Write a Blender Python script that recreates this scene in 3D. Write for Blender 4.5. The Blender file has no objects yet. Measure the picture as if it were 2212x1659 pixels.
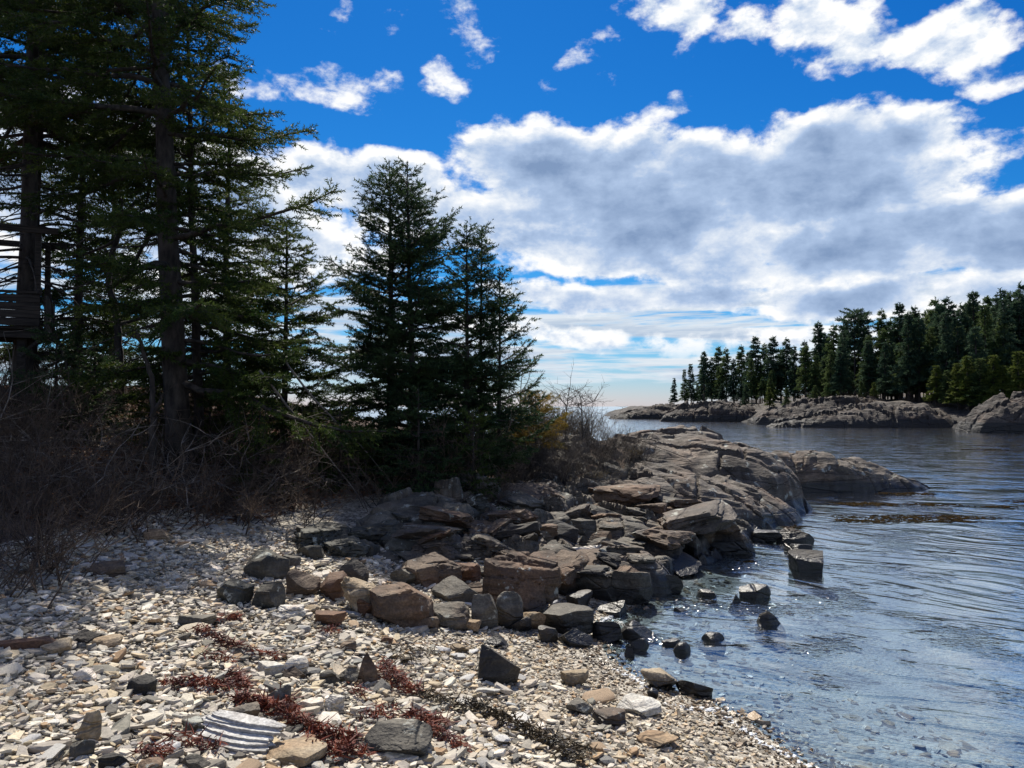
import bpy, bmesh, math, random
import numpy as np
from mathutils import Vector, Matrix

# ------------------------------------------------------------------ camera, sky, sun, exposure
scene = bpy.context.scene
COL = scene.collection
F_PX = 1662.0                    # focal length in pixels of a 2212 px wide picture
EYE = 2.4                        # eye height above the water
PITCH = math.radians(1.67)
SUN_AZ = math.radians(-7.0)      # a little to the left of the view axis
SUN_EL = math.radians(52.0)

cam_data = bpy.data.cameras.new('camera')
cam_data.sensor_width = 36.0
cam_data.lens = 36.0 * F_PX / 2212.0
cam_data.clip_start = 0.05
cam_data.clip_end = 60000.0
cam = bpy.data.objects.new('camera', cam_data)
COL.objects.link(cam)
cam.location = (0, 0, EYE)
cam.rotation_euler = (math.radians(90) + PITCH, 0, 0)
scene.camera = cam

scene.view_settings.view_transform = 'Standard'
scene.view_settings.look = 'None'
scene.view_settings.exposure = 0.5
scene.view_settings.gamma = 1.0
scene.view_settings.use_curve_mapping = False
scene.cycles.use_denoising = True
scene.cycles.max_bounces = 6
scene.cycles.diffuse_bounces = 3
scene.cycles.glossy_bounces = 3
scene.cycles.transmission_bounces = 4
scene.cycles.transparent_max_bounces = 8
scene.cycles.caustics_reflective = False
scene.cycles.caustics_refractive = False
scene.cycles.sample_clamp_indirect = 4.0
scene.cycles.use_adaptive_sampling = True
scene.cycles.adaptive_threshold = 0.015


def ray(u, v):
    """direction of a pixel of the 2212x1659 picture"""
    x = (u - 1106.0) / F_PX
    y = (829.5 - v) / F_PX
    c, s = math.cos(PITCH), math.sin(PITCH)
    return np.array([x, c - y * s, s + y * c])


def at(u, v, Y):
    d = ray(u, v)
    return np.array([0, 0, EYE]) + d * (Y / d[1])


class S:
    """a small expression builder over shader math nodes"""
    def __init__(self, nt, sock):
        self.nt, self.s = nt, sock

    def _op(self, op, b=None, c=None):
        n = self.nt.nodes.new('ShaderNodeMath')
        n.operation = op
        for i, q in enumerate((self, b, c)):
            if q is None:
                continue
            if isinstance(q, S):
                self.nt.links.new(q.s, n.inputs[i])
            else:
                n.inputs[i].default_value = float(q)
        return S(self.nt, n.outputs[0])

    def __add__(self, b): return self._op('ADD', b)
    def __sub__(self, b): return self._op('SUBTRACT', b)
    def __mul__(self, b): return self._op('MULTIPLY', b)
    def __truediv__(self, b): return self._op('DIVIDE', b)
    def max(self, b): return self._op('MAXIMUM', b)
    def smax(self, b, k): return self._op('SMOOTH_MAX', b, k)
    def min(self, b): return self._op('MINIMUM', b)
    def pow(self, b): return self._op('POWER', b)
    def clamp(self):
        r = self._op('ADD', 0.0)
        r.s.node.use_clamp = True
        return r

    def ramp(self, lo, hi, a=0.0, b=1.0, smooth=True):
        n = self.nt.nodes.new('ShaderNodeMapRange')
        n.interpolation_type = 'SMOOTHSTEP' if smooth else 'LINEAR'
        self.nt.links.new(self.s, n.inputs['Value'])
        n.inputs['From Min'].default_value = lo
        n.inputs['From Max'].default_value = hi
        n.inputs['To Min'].default_value = a
        n.inputs['To Max'].default_value = b
        return S(self.nt, n.outputs['Result'])


def vec(nt, x, y, z):
    n = nt.nodes.new('ShaderNodeCombineXYZ')
    for i, q in enumerate((x, y, z)):
        if isinstance(q, S):
            nt.links.new(q.s, n.inputs[i])
        else:
            n.inputs[i].default_value = float(q)
    return n.outputs[0]


def noise(nt, vector, scale=1.0, detail=4.0, rough=0.5, dist=0.0, lac=2.0, color=False):
    n = nt.nodes.new('ShaderNodeTexNoise')
    if vector is not None:
        nt.links.new(vector, n.inputs['Vector'])
    n.inputs['Scale'].default_value = scale
    n.inputs['Detail'].default_value = detail
    n.inputs['Roughness'].default_value = rough
    n.inputs['Lacunarity'].default_value = lac
    n.inputs['Distortion'].default_value = dist
    return n.outputs['Color'] if color else S(nt, n.outputs['Fac'])


def mix_col(nt, fac, a, b, mode='MIX'):
    n = nt.nodes.new('ShaderNodeMix')
    n.data_type = 'RGBA'
    n.blend_type = mode
    if isinstance(fac, S):
        nt.links.new(fac.s, n.inputs[0])
    else:
        n.inputs[0].default_value = fac
    for q, i in ((a, 6), (b, 7)):
        if isinstance(q, (tuple, list)):
            n.inputs[i].default_value = (q[0], q[1], q[2], 1)
        else:
            nt.links.new(q, n.inputs[i])
    return n.outputs[2]


def build_world():
    w = bpy.data.worlds.new('World')
    scene.world = w
    w.use_nodes = True
    nt = w.node_tree
    nt.nodes.clear()
    out = nt.nodes.new('ShaderNodeOutputWorld')
    bg = nt.nodes.new('ShaderNodeBackground')
    bg.inputs['Strength'].default_value = 0.062
    sky = nt.nodes.new('ShaderNodeTexSky')
    sky.sky_type = 'NISHITA'
    sky.sun_disc = False
    sky.sun_elevation = SUN_EL
    sky.sun_rotation = SUN_AZ
    sky.altitude = 0
    sky.air_density = 1.0
    sky.dust_density = 0.15
    sky.ozone_density = 4.0
    # the camera's vivid colour response, the same over the whole sky
    sc = nt.nodes.new('ShaderNodeSeparateColor')
    nt.links.new(sky.outputs[0], sc.inputs[0])
    cc = nt.nodes.new('ShaderNodeCombineColor')
    for i, (g, k) in enumerate(((2.6, 0.50), (1.36, 0.76), (0.95, 1.14))):
        q = (S(nt, sc.outputs[i]) * (1 / 7.0)).max(0.0).pow(g) * (7.0 * k)
        nt.links.new(q.s, cc.inputs[i])

    tc = nt.nodes.new('ShaderNodeTexCoord')
    sp = nt.nodes.new('ShaderNodeSeparateXYZ')
    nt.links.new(tc.outputs['Generated'], sp.inputs[0])
    X, Y, Z = (S(nt, sp.outputs[i]) for i in range(3))
    az = X._op('ARCTAN2', Y) * (180 / math.pi)
    el = Z._op('ARCSINE') * (180 / math.pi)

    def azel(u, v):
        d = ray(u, v)
        d = d / np.linalg.norm(d)
        return math.degrees(math.atan2(d[0], d[1])), math.degrees(math.asin(d[2]))
    K = math.degrees(1 / F_PX)

    # domain warp so that the cloud outlines curl
    p0 = vec(nt, az * 0.07, el * 0.10, 3.7)
    wz = noise(nt, p0, 1.6, 4, 0.6)
    p0b = vec(nt, az * 0.07, el * 0.10, 9.1)
    wz2 = noise(nt, p0b, 1.6, 4, 0.6)
    azw = az + (wz - 0.5) * 5.0
    elw = el + (wz2 - 0.5) * 4.0
    pw = vec(nt, azw, elw, 0.0)

    def lobe(u, v, ru, rv, amp=1.0):
        a, e = azel(u, v)
        kx, ky = 1 / (ru * 1.15 * K), 1 / (rv * 1.15 * K)
        n = nt.nodes.new('ShaderNodeVectorMath')
        n.operation = 'MULTIPLY_ADD'
        nt.links.new(pw, n.inputs[0])
        n.inputs[1].default_value = (kx, ky, 0)
        n.inputs[2].default_value = (-a * kx, -e * ky, 0)
        d = nt.nodes.new('ShaderNodeVectorMath')
        d.operation = 'DOT_PRODUCT'
        nt.links.new(n.outputs[0], d.inputs[0])
        nt.links.new(n.outputs[0], d.inputs[1])
        return S(nt, d.outputs['Value'])._op('MULTIPLY_ADD', -amp, amp)

    lobes = [(1500, 420, 560, 125, 1.25), (1830, 330, 200, 85, 1.1), (1160, 350, 200, 85, 1.0), (2080, 505, 360, 95, 1.15),
             (1330, 520, 340, 70, 1.1), (1750, 545, 420, 70, 1.0), (1010, 460, 220, 80, 1.0), (800, 400, 230, 80, 1.0), (430, 460, 420, 150, 1.0), (100, 380, 300, 140, 0.9), (1690, 300, 120, 50, 0.6),
             (1450, 640, 400, 40, 0.8), (2080, 640, 420, 50, 1.1), (1250, 720, 240, 26, 0.5), (1750, 735, 420, 30, 0.55),
             (1475, 25, 85, 50, 0.45), (1640, 60, 90, 36, 0.35), (1775, 45, 105, 66, 0.6), (1880, 120, 150, 38, 0.5),
             (2060, 85, 90, 48, 0.5), (2190, 150, 60, 28, 0.35),
             (980, 20, 60, 36, 0.16), (980, 130, 50, 50, 0.14), (1045, 75, 34, 46, 0.16), (1290, 160, 70, 42, 0.22), (735, 185, 110, 46, 0.24), (600, 205, 100, 60, 0.24),
             (860, 15, 40, 50, 0.12), (760, 0, 60, 30, 0.12), (905, 345, 90, 40, 0.16), (1400, 90, 90, 30, 0.14), (1440, 245, 60, 16, 0.12)]
    E = None
    for L in lobes:
        q = lobe(*L)
        E = q if E is None else E.smax(q, 0.25)
    # elsewhere in the sky the same scattered cumulus goes on
    far = noise(nt, tc.outputs['Generated'], 2.3, 3, 0.5)
    outside = az._op('ABSOLUTE').ramp(36, 52).max(el.ramp(30, 42))
    E = E.smax((far - 0.5) * 7.0 * outside + (outside - 1.0) * 3.0 - 0.2, 0.2)

    def puff(daz, de):
        q = vec(nt, (azw * 0.3 + az * 0.7 + daz) * 0.1, (elw * 0.3 + el * 0.7 + de) * 0.16, 1.3)
        return noise(nt, q, 1.5, 10, 0.60)
    f1 = puff(0, 0)
    f2 = puff(-0.15, 0.8)
    E = E.max(-1.5)
    D = E.min(0.8) * 0.85 + (f1 - 0.5) * 2.5 - 0.08
    alpha = D.ramp(-0.05, 0.30)
    # light comes from above and behind: bright rims and upper billows, flat grey bellies
    lit = (f1 - f2) * 4.2
    Eb = (E.min(1.15) - 0.30) * 0.9
    big = noise(nt, vec(nt, azw * 0.055, elw * 0.20, 4.4), 1.0, 4, 0.5)
    thick = (Eb + (big - 0.5) * 1.15 + (f1 - 0.5) * 0.4).ramp(-0.15, 0.95)
    shade = (thick * 0.98 * D.ramp(0.0, 0.95) - lit * (thick * -0.35 + 0.85) + 0.06).clamp()

    # flat streaks of far cloud above the horizon
    qs = vec(nt, az * 0.055, el * 0.62, 5.0)
    fs = noise(nt, qs, 1.3, 7, 0.58, 0.3)
    qs2 = vec(nt, az * 0.055, (el + 0.5) * 0.62, 5.0)
    fs2 = noise(nt, qs2, 1.3, 7, 0.58, 0.3)
    band = el.ramp(0.8, 2.2) * el.ramp(7.0, 13.0, 1.0, 0.0)
    ds = fs * 1.0 + band * 0.24 - 0.66
    a_s = ds.ramp(0.0, 0.13) * band
    sh_s = ((ds.ramp(0.05, 0.24)) * 0.8 - (fs - fs2) * 3.0).clamp()

    cr = nt.nodes.new('ShaderNodeValToRGB')
    cr.color_ramp.elements[0].position = 0.0
    cr.color_ramp.elements[0].color = (11.6, 11.7, 11.8, 1)
    cr.color_ramp.elements[1].position = 1.0
    cr.color_ramp.elements[1].color = (2.5, 3.7, 6.0, 1)
    e = cr.color_ramp.elements.new(0.5)
    e.color = (4.9, 6.4, 9.0, 1)
    e = cr.color_ramp.elements.new(0.2)
    e.color = (8.6, 9.4, 10.6, 1)
    nt.links.new(shade.s, cr.inputs[0])
    cr2 = nt.nodes.new('ShaderNodeValToRGB')
    cr2.color_ramp.elements[0].color = (8.6, 9.4, 10.2, 1)
    cr2.color_ramp.elements[1].color = (2.2, 3.9, 6.6, 1)
    nt.links.new(sh_s.s, cr2.inputs[0])
    c1 = mix_col(nt, a_s, cc.outputs[0], cr2.outputs[0])
    c2 = mix_col(nt, alpha * el.ramp(2.0, 5.0), c1, cr.outputs[0])
    nt.links.new(c2, bg.inputs['Color'])
    nt.links.new(bg.outputs[0], out.inputs['Surface'])
    w.cycles.sampling_method = 'MANUAL'
    w.cycles.sample_map_resolution = 512


build_world()

sun_data = bpy.data.lights.new('sun', 'SUN')
sun_data.energy = 5.0
sun_data.angle = math.radians(0.53)
sun_data.color = (1.0, 0.93, 0.82)
sun = bpy.data.objects.new('sun', sun_data)
COL.objects.link(sun)
SUN_DIR = Vector((math.sin(SUN_AZ) * math.cos(SUN_EL), math.cos(SUN_AZ) * math.cos(SUN_EL), math.sin(SUN_EL)))
sun.rotation_euler = SUN_DIR.to_track_quat('Z', 'Y').to_euler()

# ------------------------------------------------------------------ numeric helpers
def _hash(i, j, k, seed):
    h = (i.astype(np.int64) * 374761393 + j.astype(np.int64) * 668265263 + k.astype(np.int64) * 2147483647 + seed * 974634533) & 0xFFFFFFFF
    h = ((h ^ (h >> 13)) * 1274126177) & 0xFFFFFFFF
    h = ((h ^ (h >> 16)) * 2246822519) & 0xFFFFFFFF
    return ((h ^ (h >> 15)) & 0xFFFFFF) / float(0xFFFFFF)


def vnoise(P, seed=0):
    P = np.asarray(P, float)
    i = np.floor(P).astype(np.int64)
    f = P - i
    f = f * f * f * (f * (f * 6 - 15) + 10)
    r = 0
    for a in (0, 1):
        for b in (0, 1):
            for c in (0, 1):
                w = (f[:, 0] if a else 1 - f[:, 0]) * (f[:, 1] if b else 1 - f[:, 1]) * (f[:, 2] if c else 1 - f[:, 2])
                r = r + w * _hash(i[:, 0] + a, i[:, 1] + b, i[:, 2] + c, seed)
    return r * 2 - 1


def fbm(P, octaves=4, seed=0, gain=0.5):
    P = np.asarray(P, float)
    r, a, s = 0, 1.0, 0
    for o in range(octaves):
        r = r + a * vnoise(P * (2.03 ** o) + o * 17.3, seed + o * 31)
        s += a
        a *= gain
    return r / s


def norm(v):
    return v / np.maximum(np.linalg.norm(v, axis=-1, keepdims=True), 1e-9)


def np_mesh(name, V, faces, mat, colors=None, smooth=None):
    """faces: (n,3) or (n,4) array; colors: per-vertex rgb"""
    V = np.ascontiguousarray(V, dtype=np.float32)
    Fa = np.ascontiguousarray(faces, dtype=np.int32)
    k = Fa.shape[1]
    me = bpy.data.meshes.new(name)
    me.vertices.add(len(V))
    me.vertices.foreach_set('co', V.ravel())
    me.loops.add(Fa.size)
    me.loops.foreach_set('vertex_index', Fa.ravel())
    me.polygons.add(len(Fa))
    me.polygons.foreach_set('loop_start', np.arange(0, Fa.size, k, dtype=np.int32))
    me.update(calc_edges=True)
    if smooth is not None:
        me.polygons.foreach_set('use_smooth', np.ones(len(Fa), dtype=bool))
        if smooth > 0:
            me.set_sharp_from_angle(angle=math.radians(smooth))
    else:
        me.polygons.foreach_set('use_smooth', np.zeros(len(Fa), dtype=bool))
    if colors is not None:
        at_ = me.color_attributes.new('tone', 'FLOAT_COLOR', 'POINT')
        c4 = np.ones((len(V), 4), np.float32)
        c4[:, :3] = colors
        at_.data.foreach_set('color', c4.ravel())
    if mat is not None:
        me.materials.append(mat)
    return me


def link(name, data, parent=None, loc=(0, 0, 0), rot=(0, 0, 0), scale=(1, 1, 1)):
    o = bpy.data.objects.new(name, data)
    COL.objects.link(o)
    o.location = tuple(float(q) for q in loc)
    o.rotation_euler = tuple(float(q) for q in rot)
    o.scale = tuple(float(q) for q in scale)
    if parent is not None:
        o.parent = parent
    return o


def tag(o, label, cat, group=None, kind=None):
    if label:
        o['label'] = label
    if cat:
        o['category'] = cat
    if group:
        o['group'] = group
    if kind:
        o['kind'] = kind
    return o


def cat_geo(parts):
    """join [(V,F)...] or [(V,F,C)...]"""
    Vs, Fs, Cs, n = [], [], [], 0
    for p in parts:
        Vs.append(p[0])
        Fs.append(p[1] + n)
        if len(p) > 2:
            Cs.append(p[2])
        n += len(p[0])
    return (np.concatenate(Vs), np.concatenate(Fs)) + ((np.concatenate(Cs),) if Cs else ())


def tubes(P, R, k=4):
    """n polylines of m points (n,m,3), radii (n,m) -> quad mesh"""
    P = np.asarray(P, float)
    n, m, _ = P.shape
    T = np.empty_like(P)
    T[:, 1:-1] = P[:, 2:] - P[:, :-2]
    T[:, 0] = P[:, 1] - P[:, 0]
    T[:, -1] = P[:, -1] - P[:, -2]
    T = norm(T)
    main = norm(P[:, -1] - P[:, 0])
    ref = np.where(np.abs(main[:, 2:3]) > 0.8, np.array([[1.0, 0, 0]]), np.array([[0, 0, 1.0]]))
    A = norm(np.cross(T, ref[:, None, :]))
    B = np.cross(T, A)
    ang = np.arange(k) * 2 * math.pi / k
    V = P[:, :, None, :] + R[:, :, None, None] * (A[:, :, None, :] * np.cos(ang)[None, None, :, None] + B[:, :, None, :] * np.sin(ang)[None, None, :, None])
    idx = np.arange(n * m * k).reshape(n, m, k)
    a = idx[:, :-1, :]
    b = np.roll(a, -1, axis=2)
    d = idx[:, 1:, :]
    c = np.roll(d, -1, axis=2)
    Fq = np.stack([a, b, c, d], -1).reshape(-1, 4)
    return V.reshape(-1, 3), Fq


def quads_to_tris(Q):
    return np.concatenate([Q[:, [0, 1, 2]], Q[:, [0, 2, 3]]])


_ICO = {}


def ico(sub):
    if sub not in _ICO:
        bm = bmesh.new()
        bmesh.ops.create_icosphere(bm, subdivisions=sub, radius=1.0)
        bm.verts.ensure_lookup_table()
        V = np.array([v.co[:] for v in bm.verts])
        Fa = np.array([[v.index for v in f.verts] for f in bm.faces])
        bm.free()
        _ICO[sub] = (V, Fa)
    return _ICO[sub]


def rotm(yaw=0, tx=0, ty=0):
    return np.array(Matrix.Rotation(yaw, 3, 'Z') @ Matrix.Rotation(ty, 3, 'Y') @ Matrix.Rotation(tx, 3, 'X'))


def sm(x, a, b):
    t = np.clip((x - a) / (b - a), 0, 1)
    return t * t * (3 - 2 * t)


# ------------------------------------------------------------------ terrain heights
SHORE = np.array([(6.5, -40), (4.4, -6), (3.2, 1.5), (1.98, 5.1), (1.62, 5.85), (1.15, 6.5), (0.78, 7.3), (0.95, 8.6), (1.5, 9.6), (2.4, 11.5),
                  (3.7, 13.2), (5.4, 16.2), (6.6, 19.0), (6.8, 22), (5, 25), (1.5, 30), (-4, 42), (-20, 60), (-90, 90), (-200, 60), (-200, -60)], float)
FAR_SHORE = np.array([(24, 205), (21, 168), (31, 135), (36, 112), (37, 97), (40, 90), (50, 86), (54, 80), (45, 72), (52, 62), (80, 50), (330, 30), (330, 420), (60, 420), (31, 260)], float)


def signed_dist(X, Y, poly):
    P = np.stack([X, Y], -1)
    best = np.full(X.shape, 1e18)
    inside = np.zeros(X.shape, bool)
    n = len(poly)
    for i in range(n):
        a, b = poly[i], poly[(i + 1) % n]
        ab = b - a
        t = np.clip(((P - a) @ ab) / (ab @ ab), 0, 1)
        d = P - a - t[..., None] * ab
        best = np.minimum(best, (d * d).sum(-1))
        c = (a[1] > Y) != (b[1] > Y)
        xi = a[0] + (Y - a[1]) / (b[1] - a[1] if b[1] != a[1] else 1e-9) * ab[0]
        inside ^= c & (X < xi)
    d = np.sqrt(best)
    return np.where(inside, d, -d)


def ground_z(X, Y):
    X = np.atleast_1d(np.asarray(X, float))
    Y = np.atleast_1d(np.asarray(Y, float))
    s = signed_dist(X, Y, SHORE)
    up = 0.16 * np.clip(s, 0, 5.2) + 0.27 * np.clip(s - 5.2, 0, 7.0) + 0.02 * np.clip(s - 12.2, 0, 30)
    dn = -0.14 * np.clip(-s, 0, 8) - 0.05 * np.clip(-s - 8, 0, 60)
    z = np.where(s > 0, up, dn)
    z = z + 1.0 * np.exp(-((X - 1.7) / 2.3) ** 2 - ((Y - 17.8) / 2.6) ** 2)
    z = z + 0.25 * np.exp(-((X + 0.2) / 1.6) ** 2 - ((Y - 12.6) / 1.6) ** 2)
    n = fbm(np.stack([X * 0.45, Y * 0.45, X * 0], -1).reshape(-1, 3), 4, 5).reshape(X.shape)
    z = z + n * (0.05 + 0.16 * sm(s, 5.6, 9) + 0.06 * sm(-s, 0, 4))
    return z


def gz(x, y):
    return float(ground_z(x, y)[0])


def ground_hit(u, v, tmax=60):
    """first point of the ray through a pixel with the terrain (or the water)"""
    d = ray(u, v)
    t = np.linspace(1.0, tmax, 3000)
    X, Y, Z = d[0] * t, d[1] * t, EYE + d[2] * t
    g = np.maximum(ground_z(X, Y), 0.0)
    h = np.nonzero(Z < g)[0]
    i = h[0] if len(h) else len(t) - 1
    return np.array([X[i], Y[i], g[i]])


def far_z(X, Y):
    s = signed_dist(X, Y, FAR_SHORE)
    up = 2.6 * sm(s, -0.5, 9) * (1 - 0.35 * sm(Y - X * 0.8, 120, 150)) + 0.06 * np.clip(s - 5, 0, 40)
    z = np.where(s > -0.5, up, -0.25 * np.clip(-s, 0, 12)) - 0.3
    P = np.stack([X, Y, X * 0], -1).reshape(-1, 3)
    n = fbm(P * 0.09, 4, 11).reshape(X.shape)
    r = 1 - np.abs(fbm(P * 0.35 + 7, 4, 12)).reshape(X.shape) * 2
    return z + (n * 0.8 + r * 0.55) * sm(s, -2, 4) * (1 - 0.6 * sm(s, 10, 18))


# ------------------------------------------------------------------ materials
def new_mat(name):
    m = bpy.data.materials.new(name)
    m.use_nodes = True
    nt = m.node_tree
    nt.nodes.clear()
    out = nt.nodes.new('ShaderNodeOutputMaterial')
    b = nt.nodes.new('ShaderNodeBsdfPrincipled')
    nt.links.new(b.outputs[0], out.inputs['Surface'])
    return m, nt, b, out


def obj_coord(nt, scale=(1, 1, 1), rot=(0, 0, 0), kind='Object', jitter=True):
    tc = nt.nodes.new('ShaderNodeTexCoord')
    mp = nt.nodes.new('ShaderNodeMapping')
    mp.inputs['Scale'].default_value = scale
    mp.inputs['Rotation'].default_value = rot
    nt.links.new(tc.outputs[kind], mp.inputs['Vector'])
    if jitter:
        oi = nt.nodes.new('ShaderNodeObjectInfo')
        r = S(nt, oi.outputs['Random']) * 37.0
        nt.links.new(vec(nt, r, r * 0.7, r * 1.3), mp.inputs['Location'])
    return mp.outputs[0]


def pos_z(nt):
    g = nt.nodes.new('ShaderNodeNewGeometry')
    sp = nt.nodes.new('ShaderNodeSeparateXYZ')
    nt.links.new(g.outputs['Position'], sp.inputs[0])
    return S(nt, sp.outputs[2]), g.outputs['Position']


def bump(nt, b, height, dist=1.0, strength=1.0, prev=None):
    n = nt.nodes.new('ShaderNodeBump')
    n.inputs['Strength'].default_value = strength
    n.inputs['Distance'].default_value = dist
    nt.links.new(height.s, n.inputs['Height'])
    nt.links.new(n.outputs[0], b.inputs['Normal'])
    return n


def ramp(nt, fac, stops):
    cr = nt.nodes.new('ShaderNodeValToRGB')
    el = cr.color_ramp.elements
    while len(el) < len(stops):
        el.new(0.5)
    for e, (p, c) in zip(el, stops):
        e.position = p
        e.color = (c[0], c[1], c[2], 1)
    nt.links.new(fac.s, cr.inputs[0])
    return cr.outputs[0]


def rock_mat(name, tones, strata_rot=(0.0, 0.0, 0.0), strata=7.0, tide=0.16, lichen=0.0, scale=1.0, crack=1.0, depth=1.0, warm=0.3, wet_gloss=-0.42):
    """layered, jointed coastal rock; the black tide band near the water is algae on the stone"""
    m, nt, b, out = new_mat(name)
    co = obj_coord(nt)
    n1 = noise(nt, co, 1.7 * scale, 6, 0.6)
    n2 = noise(nt, co, 9.0 * scale, 5, 0.65)
    st = obj_coord(nt, (1.0, 1.0, strata), strata_rot)
    ns = noise(nt, st, 2.6 * scale, 5, 0.6, 0.4)
    mixv = (n1 * 0.55 + ns * 0.35 + n2 * 0.25)
    col = ramp(nt, mixv, [(0.42, tones[0]), (0.57, tones[1]), (0.74, tones[2])])
    # speckle
    n3 = noise(nt, co, 45.0 * scale, 3, 0.6)
    sp = n3.ramp(0.35, 0.7, 0.72, 1.22)
    mul = nt.nodes.new('ShaderNodeVectorMath')
    mul.operation = 'SCALE'
    nt.links.new(col, mul.inputs[0])
    nt.links.new(sp.s, mul.inputs['Scale'])
    col = mul.outputs[0]
    # iron staining in broad patches
    nr = noise(nt, co, 0.9 * scale + 0.3, 4, 0.6)
    col = mix_col(nt, nr.ramp(0.46, 0.66, 0.0, warm), col, mix_col(nt, 1.0, col, (1.55, 0.98, 0.62), 'MULTIPLY'))
    if lichen > 0:
        nl = noise(nt, co, 5.5 * scale, 7, 0.68)
        col = mix_col(nt, nl.ramp(0.62 - 0.1 * lichen, 0.68 - 0.1 * lichen, 0, 0.85), col, (0.36, 0.37, 0.32))
    z, posn = pos_z(nt)
    wet = (z + (n1 - 0.5) * 0.22).ramp(tide, tide + 0.14, 1.0, 0.0)
    col = mix_col(nt, wet, col, (0.016, 0.015, 0.013))
    nt.links.new(col, b.inputs['Base Color'])
    rough = wet * wet_gloss + 0.82
    nt.links.new(rough.s, b.inputs['Roughness'])
    b.inputs['Specular IOR Level'].default_value = 0.45
    # joints: thin dark cracks
    vo = nt.nodes.new('ShaderNodeTexVoronoi')
    vo.feature = 'DISTANCE_TO_EDGE'
    wv = mix_col(nt, 0.12, st, noise(nt, co, 3.0, 4, 0.6, color=True), 'ADD')
    nt.links.new(wv, vo.inputs['Vector'])
    vo.inputs['Scale'].default_value = 0.75 * scale
    ck = S(nt, vo.outputs['Distance']).ramp(0.0, 0.025, -1.0, 0.0)
    h = ns * (0.05 * depth) + n2 * (0.018 * depth) + n3 * (0.004 * depth) + ck * (0.015 * crack)
    bump(nt, b, h, 1.0, 1.0)
    return m


BROWN = ((0.03337, 0.02427, 0.01699), (0.1062, 0.07282, 0.04733), (0.2063, 0.1517, 0.1001))
GREY = ((0.02731, 0.02488, 0.02063), (0.08192, 0.074, 0.05886), (0.1881, 0.1699, 0.1335))
DARK = ((0.01232, 0.01176, 0.01064), (0.0336, 0.0308, 0.02632), (0.0784, 0.07, 0.056))
PALE = ((0.30, 0.28, 0.235), (0.52, 0.50, 0.44), (0.72, 0.70, 0.64))
RUST = ((0.03825, 0.02025, 0.0117), (0.108, 0.0585, 0.03375), (0.18, 0.1125, 0.0675))
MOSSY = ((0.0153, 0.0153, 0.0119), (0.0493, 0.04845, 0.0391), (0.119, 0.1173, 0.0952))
TAN = ((0.1084, 0.07948, 0.04696), (0.2456, 0.1878, 0.1156), (0.3757, 0.3107, 0.2167))
LEDGE = ((0.03145, 0.02579, 0.02013), (0.09117, 0.07548, 0.05913), (0.2076, 0.1761, 0.1416))

M = {}
M['brown'] = rock_mat('brown_rock', BROWN, (0.35, 0.25, 0.2), 4.0, lichen=0.15)
M['grey'] = rock_mat('grey_rock', GREY, (0.2, -0.35, 0.1), 4.0, lichen=0.2)
M['dark'] = rock_mat('dark_rock', DARK, (0.3, 0.2, 0.1), 4.0)
M['pale'] = rock_mat('pale_rock', PALE, (0.25, -0.2, 0.1), 7.0, tide=0.0)
M['rust'] = rock_mat('rust_rock', RUST, (0.3, 0.2, 0.3), 3.0)
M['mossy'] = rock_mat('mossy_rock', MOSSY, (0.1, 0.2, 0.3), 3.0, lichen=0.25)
M['tan'] = rock_mat('tan_rock', TAN, (0.5, 0.2, 0.1), 5.0, tide=0.05)
M['ledge'] = rock_mat('ledge_rock', LEDGE, (0.22, 0.30, 0.15), 5.0, tide=0.22, lichen=0.3, scale=0.7, crack=2.0, depth=1.3)
M['farledge'] = rock_mat('far_ledge_rock', ((0.010, 0.009, 0.007), (0.038, 0.030, 0.024), (0.145, 0.118, 0.092)), (0.1, 0.25, 0.1), 5.0, tide=0.9, scale=0.3, crack=10, depth=3.5, wet_gloss=-0.1)


def simple_mat(name, c0, c1, scale=8.0, rough=0.85, bmp=0.01, stretch=(1, 1, 1), detail=5, transl=0.0, kind='Object'):
    m, nt, b, out = new_mat(name)
    co = obj_coord(nt, stretch, kind=kind)
    n = noise(nt, co, scale, detail, 0.62)
    col = ramp(nt, n, [(0.36, c0), (0.66, c1)])
    nt.links.new(col, b.inputs['Base Color'])
    b.inputs['Roughness'].default_value = rough
    b.inputs['Specular IOR Level'].default_value = 0.3 if not transl else 0.12
    if bmp:
        bump(nt, b, n, bmp, 1.0)
    if transl:
        t = nt.nodes.new('ShaderNodeBsdfTranslucent')
        nt.links.new(col, t.inputs['Color'])
        ms = nt.nodes.new('ShaderNodeMixShader')
        ms.inputs[0].default_value = transl
        nt.links.new(b.outputs[0], ms.inputs[1])
        nt.links.new(t.outputs[0], ms.inputs[2])
        nt.links.new(ms.outputs[0], out.inputs['Surface'])
    return m


M['bark'] = simple_mat('spruce_bark', (0.022, 0.018, 0.015), (0.085, 0.070, 0.058), 9.0, 0.95, 0.02, (1, 1, 0.35))
M['twig'] = simple_mat('dead_twig', (0.07, 0.058, 0.048), (0.27, 0.235, 0.20), 5.0, 0.9, 0.0)
M['needle'] = simple_mat('spruce_needles', (0.018, 0.040, 0.010), (0.088, 0.118, 0.026), 1.8, 0.6, 0.0, transl=0.34)
M['needle_blue'] = simple_mat('dark_spruce_needles', (0.015, 0.036, 0.017), (0.066, 0.104, 0.038), 1.8, 0.6, 0.0, transl=0.32)
M['needle_far'] = simple_mat('far_needles', (0.036, 0.072, 0.026), (0.115, 0.15, 0.05), 0.35, 0.75, 0.0, transl=0.38)
M['needle_far_dark'] = simple_mat('far_dark_needles', (0.024, 0.054, 0.032), (0.075, 0.115, 0.062), 0.35, 0.75, 0.0, transl=0.35)
M['needle_yellow'] = simple_mat('yellow_green_needles', (0.055, 0.085, 0.016), (0.14, 0.165, 0.035), 0.9, 0.7, 0.0, transl=0.3)
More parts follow.
